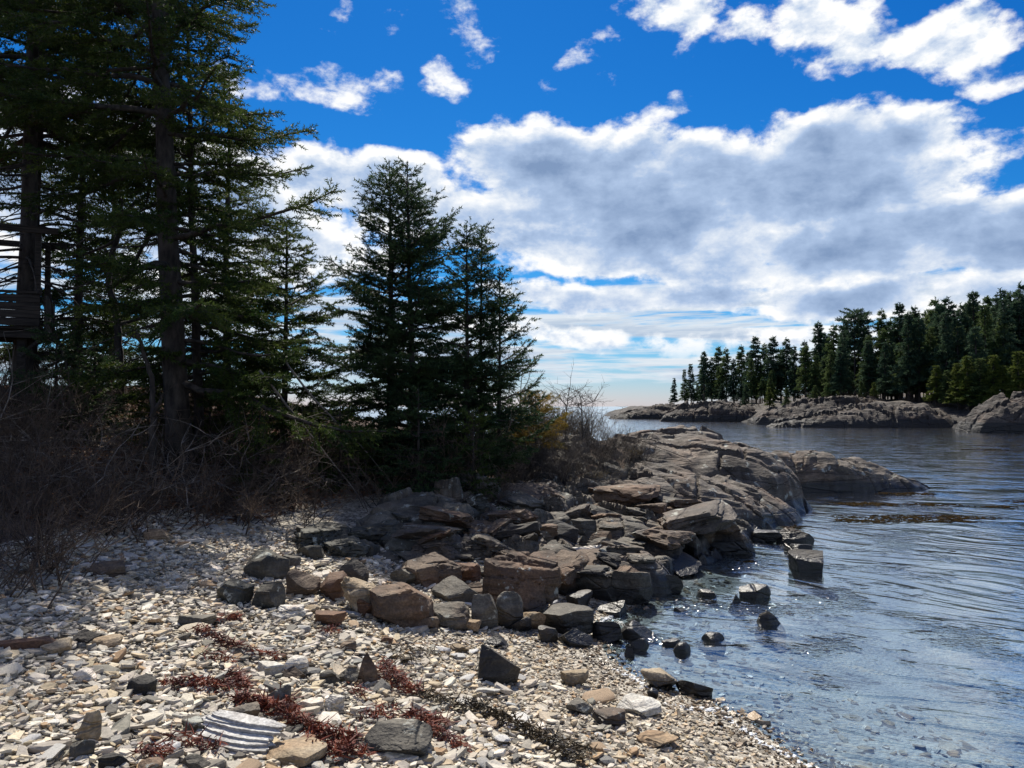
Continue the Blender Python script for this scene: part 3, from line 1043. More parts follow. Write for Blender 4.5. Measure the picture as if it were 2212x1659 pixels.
# the shore boulders beyond the pile
B(1418, 1118, 1490, 1172, 'brown', 'round', 'rounded tan shoulder boulder left of the great shore boulder', dy=0.3)
B(1448, 1108, 1548, 1196, 'brown', 'block', 'great shore boulder with lit brown top and black face', sub=5, depth=0.7)
B(1515, 1128, 1630, 1200, 'brown', 'wedge', 'long brown boulder sloping down to the water beside the great one', sub=5, depth=0.6, yaw=0.2)
B(1338, 1130, 1424, 1182, 'brown', 'peak', 'brown ridged boulder left of the great shore boulder')
B(1170, 1122, 1252, 1178, 'dark', 'round', 'dark brown boulder under the banded outcrop')
B(1268, 1146, 1322, 1204, 'brown', 'wedge', 'upright brown stone leaning among the shore rocks', depth=0.7)
B(1250, 1156, 1276, 1192, 'grey', 'wedge', 'narrow grey stone wedged left of the leaning brown one', sub=3)
B(1215, 1172, 1300, 1240, 'pale', 'slab', 'white sunlit slab tilted among dark shore rocks', joints=0.08)
B(1330, 1158, 1480, 1224, 'dark', 'ledge', 'long dark layered block at the cove edge', sub=5, joints=0.14, depth=0.6)
B(1236, 1226, 1340, 1300, 'grey', 'slab', 'grey split boulder with smooth sloping top near the water', sub=5)
B(1320, 1228, 1412, 1312, 'grey', 'slab', 'dark fronted grey boulder right of the split one', sub=5)
B(1360, 1208, 1444, 1250, 'brown', 'slab', 'flat brown slab lying above the lichen spotted block')
B(1396, 1234, 1476, 1286, 'dark', 'block', 'black lichen spotted block standing in the water')
B(1110, 1140, 1200, 1190, 'grey', 'ledge', 'broken grey block on the striated ledge', joints=0.14)
B(1000, 1132, 1110, 1180, 'grey', 'ledge', 'flat lit block at the edge of the tree shade', joints=0.14)
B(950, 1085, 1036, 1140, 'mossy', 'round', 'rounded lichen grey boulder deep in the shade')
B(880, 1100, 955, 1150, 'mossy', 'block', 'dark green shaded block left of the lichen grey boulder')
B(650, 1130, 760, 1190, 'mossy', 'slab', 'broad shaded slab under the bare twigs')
B(310, 1140, 372, 1172, 'tan', 'round', 'yellowish lit stone at the edge of the undergrowth')
B(195, 1215, 268, 1250, 'brown', 'slab', 'small brown stone in the shaded upper beach', cat='stone', name='stone')
# ledges at the foot of the bank and behind the pile: broken slabs
for (u0, v0, u1, v1, mt, kd, lab, sd) in [
        (628, 1136, 752, 1198, 'mossy', 'slab', 'shaded jointed slab under the overhanging twigs', 2001),
        (738, 1130, 868, 1190, 'mossy', 'block', 'shaded jointed block right of the slab under the twigs', 2002),
        (690, 1160, 800, 1212, 'mossy', 'slab', 'low shaded ledge in front of the jointed block', 2003),
        (858, 1072, 962, 1136, 'mossy', 'block', 'tall dark block at the foot of the middle spruces', 2004),
        (948, 1062, 1064, 1128, 'mossy', 'wedge', 'dark leaning block under the middle spruces, right one', 2005),
        (800, 1130, 905, 1196, 'mossy', 'wedge', 'shaded wedge ledge between dark blocks and brown boulders', 2006),
        (868, 1146, 1004, 1216, 'ledge', 'slab', 'long striated slab behind the white crusted boulder', 2007),
        (985, 1150, 1096, 1214, 'ledge', 'wedge', 'striated wedge slab right of the long striated one', 2008),
        (1076, 1150, 1182, 1212, 'ledge', 'slab', 'striated slab below the banded outcrop', 2009),
        (1030, 1112, 1136, 1168, 'ledge', 'block', 'split striated block at the edge of the shade', 2010)]:
    B(u0, v0, u1, v1, mt, kd, lab, cat='ledge', name='ledge_rock', joints=0.22, depth=0.95, sub=5, seed=sd, jfreq=2.0, rough=0.05)
# smaller rocks filling the pile
for (u0, v0, u1, v1, mt, kd, lab) in [
        (1000, 1258, 1052, 1300, 'brown', 'wedge', 'brown shard rock wedged before the largest boulder'),
        (842, 1225, 900, 1268, 'grey', 'wedge', 'grey rock behind the big brown cracked boulder'),
        (960, 1215, 1040, 1262, 'rust', 'slab', 'reddish slab rock behind the broken grey brown block'),
        (1100, 1330, 1150, 1370, 'dark', 'wedge', 'dark small rock right of the two standing grey blocks'),
        (1000, 1340, 1040, 1370, 'tan', 'slab', 'low tan rock at the feet of the standing grey blocks'),
        (900, 1330, 950, 1368, 'brown', 'slab', 'low brown rock at the foot of the big cracked boulder'),
        (1222, 1276, 1282, 1322, 'dark', 'slab', 'black wet rock below the grey split boulder'),
        (1200, 1238, 1250, 1280, 'brown', 'block', 'brown rock under the white sunlit slab'),
        (1300, 1190, 1352, 1226, 'grey', 'wedge', 'grey rock between leaning brown stone and dark layered block'),
        (1150, 1180, 1222, 1222, 'brown', 'slab', 'brown flat rock above the largest boulder'),
        (1070, 1170, 1140, 1206, 'grey', 'wedge', 'grey angular rock just behind the largest boulder'),
        (940, 1170, 1010, 1208, 'grey', 'slab', 'pale grey slab rock above the white crusted boulder'),
        (770, 1290, 812, 1336, 'rust', 'wedge', 'rusty wedge rock between ochre slab and big cracked boulder'),
        (1290, 1296, 1356, 1332, 'dark', 'wedge', 'black wet rock at the edge of the little inlet'),
        (1230, 1120, 1290, 1160, 'grey', 'block', 'grey square rock under the layered headland ledge'),
        (1300, 1112, 1372, 1146, 'brown', 'slab', 'brown slab rock at the foot of the layered ledge'),
        (830, 1160, 905, 1204, 'mossy', 'slab', 'shaded slab rock left of the striated ledge'),
        (760, 1168, 822, 1206, 'mossy', 'block', 'shaded square rock above the lichen capped boulder'),
        (640, 1175, 700, 1212, 'mossy', 'wedge', 'shaded wedge rock behind the ridged brown boulder')]:
    B(u0, v0, u1, v1, mt, kd, lab, cat='rock', name='rock', joints=0.1, depth=0.9)
# foreground stones
B(783, 1560, 937, 1650, 'grey', 'wedge', 'large olive brown cracked rock among red seaweed in front', sub=5, depth=0.8, joints=0.08, seed=333)
B(572, 1612, 706, 1672, 'tan', 'slab', 'flat tan rock cut off by the bottom edge', sub=4, depth=0.9)
B(728, 1440, 775, 1480, 'grey', 'peak', 'small grey wedge, left of the broken upright pair', cat='stone', name='stone')
B(770, 1412, 816, 1482, 'brown', 'peak', 'tan edged upright broken rock on the pebbles', depth=0.6, cat='rock')
B(690, 1446, 734, 1482, 'grey', 'round', 'rounded grey stone left of the broken upright rock', cat='stone', name='stone')
B(570, 1478, 628, 1532, 'grey', 'wedge', 'grey wedge stone above the red seaweed mat', cat='stone', name='stone')
B(612, 1418, 666, 1466, 'pale', 'round', 'bright white rounded rock in mid beach', cat='stone', name='stone')
B(556, 1430, 616, 1462, 'pale', 'slab', 'white flat stone beside the bright white rock', cat='stone', name='stone')
B(608, 1440, 664, 1476, 'brown', 'peak', 'small brown pyramid stone in front of the bright white rock', cat='stone', name='stone')
B(700, 1500, 745, 1542, 'pale', 'block', 'cream striped broken block in mid beach', cat='stone', name='stone', joints=0.12)
B(640, 1508, 700, 1540, 'pale', 'slab', 'white flat slab left of the cream striped block', cat='stone', name='stone')
B(165, 1535, 216, 1612, 'tan', 'wedge', 'cream upright quartz stone near the lower left', cat='stone', name='stone', depth=0.6)
B(150, 1357, 218, 1402, 'dark', 'peak', 'dark upright stone in the left part of the beach', cat='stone', name='stone')
B(200, 1372, 262, 1408, 'tan', 'round', 'yellow tan stone right of the dark upright one', cat='stone', name='stone')
B(-10, 1378, 112, 1414, 'rust', 'slab', 'long reddish brown stone at the left edge', cat='stone', name='stone', depth=0.5)
B(90, 1384, 152, 1424, 'tan', 'slab', 'tan stone just below the long reddish one', cat='stone', name='stone')
B(388, 1322, 466, 1362, 'grey', 'wedge', 'half shaded brown grey stone at the edge of the shadow', cat='stone', name='stone')
B(275, 1460, 336, 1512, 'dark', 'block', 'dark squared stone on pale shards at left', cat='stone', name='stone')
B(160, 1440, 206, 1482, 'pale', 'round', 'grey white rounded stone left of the dark squared one', cat='stone', name='stone')
B(394, 1545, 468, 1592, 'grey', 'slab', 'flat grey slab behind the striped slate block', cat='stone', name='stone')
B(470, 1520, 560, 1570, 'grey', 'wedge', 'grey pointed stone rising behind the striped slate block', cat='stone', name='stone')
B(150, 1596, 202, 1652, 'grey', 'round', 'rounded grey stone at the lower left', cat='stone', name='stone')
B(215, 1625, 275, 1672, 'dark', 'slab', 'dark stone at the bottom left edge', cat='stone', name='stone')
B(395, 1628, 455, 1680, 'grey', 'round', 'grey stone under the red weed at the bottom edge', cat='stone', name='stone')
B(300, 1640, 350, 1680, 'brown', 'round', 'brown rounded cobble at the bottom edge', cat='stone', name='stone')
B(680, 1320, 748, 1358, 'rust', 'slab', 'reddish brown slab stone in front of the pile', cat='stone', name='stone')
B(600, 1305, 660, 1336, 'pale', 'slab', 'pale layered slate piece left of the reddish slab', cat='stone', name='stone', joints=0.14)
B(655, 1308, 690, 1330, 'tan', 'round', 'buff stone between slate piece and reddish slab', cat='stone', name='stone', sub=3)
B(1278, 1532, 1352, 1572, 'brown', 'slab', 'brown orange stone on the fine gravel near the shore', cat='stone', name='stone')
B(1330, 1506, 1430, 1552, 'pale', 'slab', 'pale flat slab near the wash', cat='stone', name='stone')
B(1375, 1588, 1466, 1622, 'tan', 'slab', 'greenish tan slab on gravel close to the bottom', cat='stone', name='stone')
B(1222, 1512, 1282, 1548, 'grey', 'slab', 'grey speckled slab left of the brown orange stone', cat='stone', name='stone')
B(1210, 1448, 1272, 1486, 'tan', 'slab', 'buff slab at the waterline below the black pyramid', cat='stone', name='stone')
B(640, 1590, 684, 1622, 'rust', 'round', 'orange cobble among the red weed', cat='stone', name='stone', sub=3)
B(616, 1568, 656, 1596, 'grey', 'slab', 'grey cobble right of the striped slate block', cat='stone', name='stone', sub=3)
B(740, 1585, 788, 1612, 'tan', 'slab', 'buff flat stone left of the olive brown rock', cat='stone', name='stone', sub=3)
B(700, 1572, 736, 1596, 'pale', 'round', 'pale cobble above the red weed', cat='stone', name='stone', sub=3)
B(380, 1455, 425, 1480, 'grey', 'slab', 'olive flat stone beside the upper weed strip', cat='stone', name='stone', sub=3)
B(490, 1395, 545, 1425, 'grey', 'round', 'olive rounded stone on the narrow weed strip', cat='stone', name='stone', sub=3)
B(820, 1375, 850, 1400, 'rust', 'block', 'small orange brown block on mid beach pebbles', cat='stone', name='stone', sub=3)
B(730, 1385, 770, 1412, 'brown', 'slab', 'dark brown flat stone above the broken upright rock', cat='stone', name='stone', sub=3)

# a jumble of loose blocks over the bedrock, each resting on what is below it
from mathutils.bvhtree import BVHTree


def rock_bvh():
    V_, P_, n = [], [], 0
    for o in bpy.data.objects:
        if o.name.split('.')[0] in ('shore_bedrock', 'rock_outcrop', 'ledge_rock', 'boulder', 'rock') and o.location.y < 30:
            mw = o.matrix_basis
            V_ += [mw @ v.co for v in o.data.vertices]
            P_ += [[i + n for i in p.vertices] for p in o.data.polygons]
            n += len(o.data.vertices)
    return BVHTree.FromPolygons(V_, P_)


ROCKS = rock_bvh()


def surface_z(x, y):
    hit = ROCKS.ray_cast(Vector((x, y, 5)), Vector((0, 0, -1)))
    return max(hit[0].z if hit[0] is not None else -9, gz(x, y))


def jumble():
    bvh = ROCKS
    rng = np.random.default_rng(404)
    protos = []
    for i in range(12):
        kd = ['slab', 'block', 'wedge', 'peak', 'slab', 'wedge'][i % 6]
        V, Fa = rock_geo(3000 + i, (0.5, rng.uniform(0.3, 0.48), rng.uniform(0.10, 0.22)), 4, kd, rng.uniform(0, 6), 0.16, 0.04, 1.8)
        protos.append((V, Fa, {}))
    marks = [('largest brown boulder', (0.1, 9.9)), ('white sunlit slab', (1.05, 11.3)), ('banded outcrop', (0.42, 13.6)), ('striated slabs', (-0.7, 10.9)), ('layered headland ledge', (2.6, 14.6)), ('dark layered block', (1.9, 11.6)), ('big cracked boulder', (-1.2, 9.3)), ('shaded jointed slabs', (-2.2, 10.3)), ('great shore boulder', (3.0, 12.8))]
    spots = {}
    made = []
    tries = 0
    while len(made) < 85 and tries < 4000:
        tries += 1
        x, y = rng.uniform(-1.7, 3.6), rng.uniform(9.4, 14.8)
        s = float(signed_dist(np.array([x]), np.array([y]), SHORE)[0])
        if s < -0.1 or s > 4.9 or (y < 9.9 and x < -1.5) or (x < -1 and y > 12.5):
            continue
        if any((x - a) ** 2 + (y - b) ** 2 < 0.27 ** 2 for a, b in made):
            continue
        hit = bvh.ray_cast(Vector((x, y, 5)), Vector((0, 0, -1)))
        z = hit[0].z if hit[0] is not None else -9
        z = max(z, gz(x, y))
        if z > 0.95 or (hit[1] is not None and hit[1].z < 0.45):
            continue
        made.append((x, y))
        d = [(x - m[1][0]) ** 2 + (y - m[1][1]) ** 2 for m in marks]
        k = int(np.argmin(d))
        spots.setdefault(k, []).append((min(d), x, y, z))
    for k, lst in spots.items():
        lst.sort()
        for r, (d, x, y, z) in enumerate(lst):
            V, Fa, cache = protos[rng.integers(12)]
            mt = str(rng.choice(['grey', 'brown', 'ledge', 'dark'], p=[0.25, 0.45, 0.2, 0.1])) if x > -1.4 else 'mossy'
            if mt not in cache:
                cache[mt] = np_mesh('loose_rock', V, Fa, M[mt], smooth=30)
            sc = float(np.clip(rng.lognormal(math.log(0.60), 0.38), 0.28, 1.25))
            o = link('loose_rock', cache[mt], loc=(x, y, z - 0.02 * sc), rot=(rng.normal(0, 0.18), rng.normal(0, 0.18), rng.uniform(0, 6.28)), scale=(sc, sc, sc))
            w = {'grey': 'grey', 'brown': 'brown', 'ledge': 'grey brown', 'dark': 'dark', 'mossy': 'shaded mossy'}[mt]
            n_ = r + 1
            od = f"{n_}{'th' if 10 <= n_ % 100 <= 20 else {1: 'st', 2: 'nd', 3: 'rd'}.get(n_ % 10, 'th')}"
            tag(o, f'{w} loose block of the shore jumble, {od} nearest to the {marks[k][0]}', 'rock', 'loose blocks of the shore jumble')


jumble()

# the striped slate block: split layers of one stone
def slate_block():
    g = ground_hit(498, 1636)
    root = link('slate_block', None, loc=(g[0] - 0.06, g[1] + 0.05, g[2]), rot=(0.0, 0.0, math.radians(-17)))
    tag(root, 'pale striped slate block split into long layers, lying in the foreground', 'slate block')
    rng = np.random.default_rng(5)
    z = -0.02
    ysh = 0.0
    for i in range(10):
        th = rng.uniform(0.008, 0.027)
        ysh += rng.uniform(0.002, 0.022)
        L = 0.275 - 0.004 * i + rng.uniform(-0.07, 0.02)
        W = max(0.13 - 0.8 * ysh, 0.03) + rng.uniform(-0.006, 0.006)
        nx, ny = 60, 12
        a, b = np.meshgrid(np.linspace(-1, 1, nx), np.linspace(-1, 1, ny))
        a, b = a.reshape(-1), b.reshape(-1)
        taper = (1 - 0.62 * np.clip(a, 0, 1) ** 2 - 0.35 * np.clip(-a, 0, 1) ** 3)
        q = np.stack([a * 5, b * 1.2 + i * 3, a * 0], -1)
        x = a * L + 0.02 * vnoise(np.stack([b * 3, a * 0 + i, a * 0], -1), 3) * np.abs(a)
        y = b * W * taper + 0.006 * vnoise(q * np.array([0.30, 0.2, 1]), 7 + i) + 0.0025 * vnoise(q * np.array([3.5, 0.2, 1]), 8 + i)
        zt = th / 2 + 0.0012 * vnoise(q * np.array([0.8, 2, 1]), 5 + i)
        top = np.stack([x, y, zt], -1)
        bot = np.stack([x * 0.985, y * 0.97, zt - th * 0.9], -1)
        n = nx * ny
        Q = grid_faces(nx, ny)
        idx = np.arange(n).reshape(ny, nx)
        rim = np.concatenate([idx[0, :], idx[1:, -1], idx[-1, -2::-1], idx[-2:0:-1, 0]])
        r2 = np.roll(rim, -1)
        side = np.stack([r2, rim, rim + n, r2 + n], -1)
        me = np_mesh('layer', np.concatenate([top, bot]), np.concatenate([Q, Q[:, ::-1] + n, side]), M['slate'], smooth=30)
        link('layer', me, root, (rng.uniform(-0.05, 0.05), ysh, z + th / 2), (rng.uniform(-0.012, 0.012) + 0.16, rng.uniform(-0.015, 0.015) + 0.05, rng.uniform(-0.05, 0.05)))
        z += th * 0.93


M['slate'] = rock_mat('striped_slate', ((0.16, 0.155, 0.145), (0.45, 0.44, 0.41), (0.74, 0.73, 0.69)), (0.0, 0.0, 0.0), 14.0, tide=-1.0, crack=0.4, depth=0.5)
slate_block()

# ------------------------------------------------------------------ conifers
def needles(base, d, L, rng, per=11, nl=0.034, nw=0.011, spread=0.8):
    """needle triangles round short shoots: base (n,3), direction (n,3), length (n,)"""
    n = len(base)
    ref = norm(rng.normal(size=(n, 3)))
    a = norm(np.cross(d, ref))
    b = np.cross(d, a)
    t = (np.arange(per) + 0.5) / per * 1.0
    ph = np.arange(per) * 2.4 + rng.uniform(0, 6.28, (n, 1))
    rad = a[:, None] * np.cos(ph)[..., None] + b[:, None] * np.sin(ph)[..., None]
    o = base[:, None] + d[:, None] * (L[:, None] * t)[..., None]
    nd = norm(d[:, None] * rng.uniform(0.45, 1.1, (n, per, 1)) + rad * spread)
    ln = nl * rng.uniform(0.7, 1.25, (n, per, 1))
    tip = o + nd * ln
    w = norm(np.cross(nd, rng.normal(size=(n, per, 3)))) * nw * 0.5
    V = np.stack([o - w, o + w, tip], 2).reshape(-1, 3)
    return V, np.arange(len(V)).reshape(-1, 3)


def spruce_geo(seed, H, R, cb, r0, whorl=0.27, nb=5, sec=0.105, sl=0.13, per=11, nl=0.036, nw=0.012, lean=(0, 0), top_up=0.55, droop=-0.22, shape=0.8,
               dead_from=0.12, cb_side=None, irregular=0.25, thin=0.0, twigk=3, bare_in=0.22, secmax=0.75):
    """returns trunk (V,F quads), wood (V,F quads), foliage (V,F tris). cb: crown base as part of H; cb_side(phi) may change it by side"""
    rng = np.random.default_rng(seed)
    m = 14
    tz = np.linspace(0, 1, m)
    wob = np.cumsum(rng.normal(0, 0.012, (m, 2)), 0) * H * 0.12
    tp = np.stack([lean[0] * tz + wob[:, 0], lean[1] * tz + wob[:, 1], tz * H - 0.25 * (1 - tz)], -1)
    tr = r0 * (1 - tz) ** 0.85 + 0.006
    tr[0] *= 1.35
    trunk = tubes(tp[None], tr[None], 9)

    def trunk_at(h):
        return np.array([np.interp(h, tz, tp[:, i]) for i in range(3)])
    BP, BR, SP, SR, FB, FD, FL = [], [], [], [], [], [], []
    h = dead_from * H + rng.uniform(0, whorl)
    while h < H * 0.985:
        f = h / H
        k = nb if f < 0.9 else 4
        ph0 = rng.uniform(0, 6.28)
        for j in range(k):
            ph = ph0 + j * 6.283 / k + rng.normal(0, 0.25)
            hh = h + rng.uniform(-0.5, 0.5) * whorl
            f = min(max(hh / H, 0.02), 0.985)
            c = cb if cb_side is None else cb_side(ph)
            live = f > c
            if live and rng.random() < thin:
                continue
            g = (1 - f) / (1 - min(c, 0.6))
            L = R * min(1.0, g) ** shape * rng.uniform(1 - irregular * 1.6, 1 + irregular)
            if not live:
                L = min(L, R) * rng.uniform(0.3, 0.75)
                if rng.random() < 0.25:
                    continue
            L *= 0.45 + 0.55 * min(1.0, (1 - f) / 0.22)
            L = max(L, 0.12)
            up = (f - c) / (1 - c) if live else 0
            a0 = (droop * 0.3 + (top_up - droop * 0.3) * max(up, 0) ** 1.3) + rng.normal(0, 0.10)
            cv = (droop if up < 0.6 else droop * 0.2) + rng.normal(0, 0.06)
            tipup = 0.20 if live else 0.0
            s = np.linspace(0, 1, 7)
            dh = np.array([math.cos(ph), math.sin(ph), 0])
            side = np.array([-math.sin(ph), math.cos(ph), 0])
            bend = rng.normal(0, 0.12)
            P = trunk_at(f) + (s[:, None] * L) * dh + side * (bend * s[:, None] ** 2 * L) + np.array([0, 0, 1]) * ((a0 * s + cv * s ** 2 + tipup * s ** 4) * L)[:, None]
            P[1:-1] += rng.normal(0, 0.012 * L, (5, 3))
            rb = max(0.006, 0.020 * L ** 0.9) * (1.0 if live else 0.8)
            BP.append(P)
            BR.append(rb * (1 - s * 0.85) + 0.002)
            # second order
            n2 = int(L / sec)
            if n2 < 1:
                n2 = 1
            sj = np.sort(rng.uniform(bare_in if live else 0.15, 0.98, n2 if live else max(n2 // 2, 1)))
            for q, t in enumerate(sj):
                o = np.array([np.interp(t, s, P[:, i]) for i in range(3)])
                tg = P[min(int(t * 6) + 1, 6)] - P[min(int(t * 6), 5)]
                tg = tg / np.linalg.norm(tg)
                sg = 1 if q % 2 else -1
                l2 = min((0.10 + 0.42 * L * (1 - t) ** 0.8) * rng.uniform(0.55, 1.15), secmax)
                d2 = tg * rng.uniform(0.5, 0.9) + side * sg * rng.uniform(0.5, 0.9) + np.array([0, 0, rng.uniform(-0.35, 0.18)])
                d2 = d2 / np.linalg.norm(d2)
                e = o + d2 * l2 + np.array([0, 0, -0.12 * l2])
                SP.append(np.stack([o, (o + e) / 2 + np.array([0, 0, 0.04 * l2]), e]))
                SR.append(np.array([0.0055, 0.004, 0.002]) * (0.7 + l2))
                if live:
                    nn = max(2, int(l2 / (sl * 0.42)))
                    tt = np.linspace(0.12, 1.0, nn)
                    bb = o + (e - o) * tt[:, None]
                    sd = np.cross(d2, np.array([0, 0, 1.0]))
                    alt = np.where(np.arange(nn) % 2 == 0, 1, -1)[:, None]
                    dd = norm(d2 * 0.75 + sd * alt * rng.uniform(0.3, 0.8, (nn, 1)) + rng.normal(0, 0.18, (nn, 3)) + np.array([0, 0, -0.06]))
                    dd[-1] = d2
                    FB.append(bb)
                    FD.append(dd)
                    FL.append(sl * rng.uniform(0.7, 1.25, nn))
            if live:
                nn = max(2, int(L * (1 - bare_in) / (sl * 0.5)))
                tt = np.linspace(bare_in, 1.0, nn)
                bb = np.stack([np.interp(tt, s, P[:, i]) for i in range(3)], -1)
                dd = norm(dh * 0.9 + side * rng.normal(0, 0.5, (nn, 1)) + np.array([0, 0, 0.15]) + rng.normal(0, 0.2, (nn, 3)))
                FB.append(bb)
                FD.append(dd)
                FL.append(sl * rng.uniform(0.8, 1.2, nn))
        h += whorl * rng.uniform(0.7, 1.3) * (1.0 if h / H < 0.8 else 0.6)
    # leader
    FB.append(tp[-1:] - [0, 0, 0.18])
    FD.append(np.array([[0, 0, 1.0]]))
    FL.append(np.array([0.22]))
    wood = tubes(np.array(BP), np.array(BR), 4)
    if twigk:
        wood = cat_geo([wood, tubes(np.array(SP)[:, [0, 2]], np.array(SR)[:, [0, 2]], twigk)])
    fol = needles(np.concatenate(FB), np.concatenate(FD), np.concatenate(FL), rng, per, nl, nw)
    return trunk, wood, fol


def spruce(label, loc, geo, mat='needle', rotz=0.0, group=None, name='spruce_tree', cat='spruce'):
    root = link(name, None, loc=loc, rot=(0, 0, rotz))
    tag(root, label, cat, group)
    link('trunk', np_mesh('trunk', geo[0][0], geo[0][1], M['bark'], smooth=0), root)
    link('branches', np_mesh('branches', geo[1][0], geo[1][1], M['bark'], smooth=0), root)
    link('crown', np_mesh('crown', geo[2][0], geo[2][1], M[mat]), root)
    return root


def base_at(u, Y, dz=0.0):
    x = (u - 1106) / F_PX * Y
    return np.array([x, Y, gz(x, Y) + dz])


def px(n, Y):
    return n / F_PX * Y


def top_h(u, v, Y, loc):
    return at(u, v, Y)[2] - loc[2]


# the big spruce in front: foliage low on its right, open and dead-branched low on its left
p = base_at(392, 12.0)
def hero_cb(phi):
    c = math.cos(phi)
    return 0.04 if c > 0.3 else (0.26 if c > -0.2 else 0.37)
spruce('largest spruce with thick trunk, its wide branches filling the upper left', p,
       spruce_geo(11, 13.0, 2.9, 0.3, 0.20, whorl=0.28, nb=5, lean=(-0.9, 0), cb_side=hero_cb, shape=0.5, irregular=0.28, droop=-0.28, top_up=0.45, thin=0.24, per=10, nl=0.056, nw=0.021, secmax=0.85, sec=0.085))
p = base_at(432, 12.9)
spruce('slim spruce close behind the largest trunk, right of it', p,
       spruce_geo(12, 8.6, 1.8, 0.14, 0.085, lean=(-0.35, 0), shape=0.7, irregular=0.3, thin=0.15, per=10, nl=0.06, nw=0.023, sec=0.10))
p = base_at(46, 14.2)
spruce('tall spruce at the left edge rising through the plank tree house', p,
       spruce_geo(13, 14.0, 2.7, 0.36, 0.17, shape=0.7, irregular=0.3, droop=-0.25, per=10, nl=0.066, nw=0.026, sl=0.15, sec=0.105, thin=0.26))
p = base_at(72, 15.0)
spruce('slimmer spruce trunk standing just right of the tall one at the left edge', p,
       spruce_geo(14, 12.5, 2.1, 0.38, 0.12, shape=0.7, irregular=0.3, per=10, nl=0.066, nw=0.026, sl=0.15, sec=0.11, thin=0.15))
p = base_at(168, 16.0)
spruce('bushy spruce with low drooping branches between tree house and forked bare tree', p,
       spruce_geo(15, 7.6, 1.45, 0.08, 0.10, shape=0.6, irregular=0.3, per=10, nl=0.07, nw=0.028, sl=0.15, sec=0.10, droop=-0.3))
p = base_at(238, 18.0)
spruce('shaded spruce behind the forked bare tree', p,
       spruce_geo(16, 6.2, 1.3, 0.08, 0.08, per=9, nl=0.075, nw=0.03, sl=0.16, sec=0.11))
p = base_at(492, 15.5)
spruce('spruce with dark trunk seen behind the lower right branches of the largest one', p,
       spruce_geo(17, 7.4, 1.6, 0.10, 0.09, per=9, nl=0.07, nw=0.028, sl=0.15, sec=0.11, thin=0.1))
p = base_at(612, 14.6)
spruce('young full spruce filling the gap right of the largest one', p,
       spruce_geo(18, 4.6, 1.55, 0.04, 0.07, per=11, nl=0.062, nw=0.024, sec=0.085, shape=0.7, droop=-0.2))
p = base_at(120, 12.6)
spruce('low dark spruce bush in front of the tree house', p,
       spruce_geo(19, 1.9, 0.85, 0.05, 0.035, per=10, nl=0.055, nw=0.021, sec=0.10, shape=0.6, whorl=0.17), 'needle_blue')
p = base_at(205, 13.0)
spruce('low dark spruce bush under the bushy spruce', p,
       spruce_geo(20, 1.7, 0.8, 0.05, 0.035, per=10, nl=0.055, nw=0.021, sec=0.10, shape=0.6, whorl=0.17), 'needle_blue')

# the middle group
Y = 14.6
p = base_at(842, Y)
spruce('left one of the two tall middle spruces, wide and leaning out to the left', p,
       spruce_geo(31, top_h(835, 352, Y, p), 1.9, 0.05, 0.085, lean=(-0.05, 0), shape=0.62, irregular=0.42, droop=-0.16, top_up=0.8, thin=0.04, per=11, nl=0.056, nw=0.022, sl=0.13, sec=0.066, whorl=0.24), 'needle_blue')
Y = 14.1
p = base_at(897, Y)
spruce('right one of the two tall middle spruces with ragged pointed top', p,
       spruce_geo(32, top_h(880, 355, Y, p), 1.45, 0.05, 0.08, lean=(-0.17, 0), shape=0.6, irregular=0.42, droop=-0.14, top_up=0.8, thin=0.05, per=11, nl=0.056, nw=0.022, sl=0.13, sec=0.066, whorl=0.24), 'needle_blue')
Y = 14.5
p = base_at(1008, Y)
spruce('shorter spruce right of the tall middle pair', p,
       spruce_geo(33, top_h(1000, 487, Y, p), 1.2, 0.05, 0.06, shape=0.62, irregular=0.42, droop=-0.08, top_up=0.9, thin=0.1, per=11, nl=0.056, nw=0.022, sl=0.13, sec=0.066, whorl=0.22), 'needle_blue')
Y = 15.0
p = base_at(1036, Y)
spruce('second pointed top close behind the shorter middle spruce', p,
       spruce_geo(34, top_h(1030, 492, Y, p), 0.6, 0.2, 0.05, shape=0.65, irregular=0.3, top_up=0.9, per=11, nl=0.056, nw=0.022, sl=0.13, sec=0.08, whorl=0.22), 'needle_blue')
Y = 14.8
p = base_at(1078, Y)
spruce('rightmost small spruce of the middle group with upswept branches', p,
       spruce_geo(35, top_h(1088, 585, Y, p), 0.85, 0.2, 0.045, shape=0.5, irregular=0.35, droop=0.12, top_up=1.0, per=11, nl=0.056, nw=0.022, sl=0.13, sec=0.08, whorl=0.24, thin=0.1), 'needle_blue')
p = base_at(1022, 13.0)
spruce('small bright green spruce at the foot of the middle group', p,
       spruce_geo(36, 1.5, 0.55, 0.05, 0.03, per=10, nl=0.055, nw=0.021, sec=0.10, shape=0.6, whorl=0.16))
p = base_at(905, 12.9)
spruce('low shaded spruce below the tall middle pair', p,
       spruce_geo(37, 1.9, 0.8, 0.05, 0.035, per=10, nl=0.055, nw=0.021, sec=0.11, shape=0.6, whorl=0.17), 'needle_blue')
p = base_at(735, 13.4)
spruce('small spruce in the gap left of the tall middle pair', p,
       spruce_geo(38, 1.6, 0.7, 0.05, 0.03, per=10, nl=0.055, nw=0.021, sec=0.11, shape=0.6, whorl=0.17))
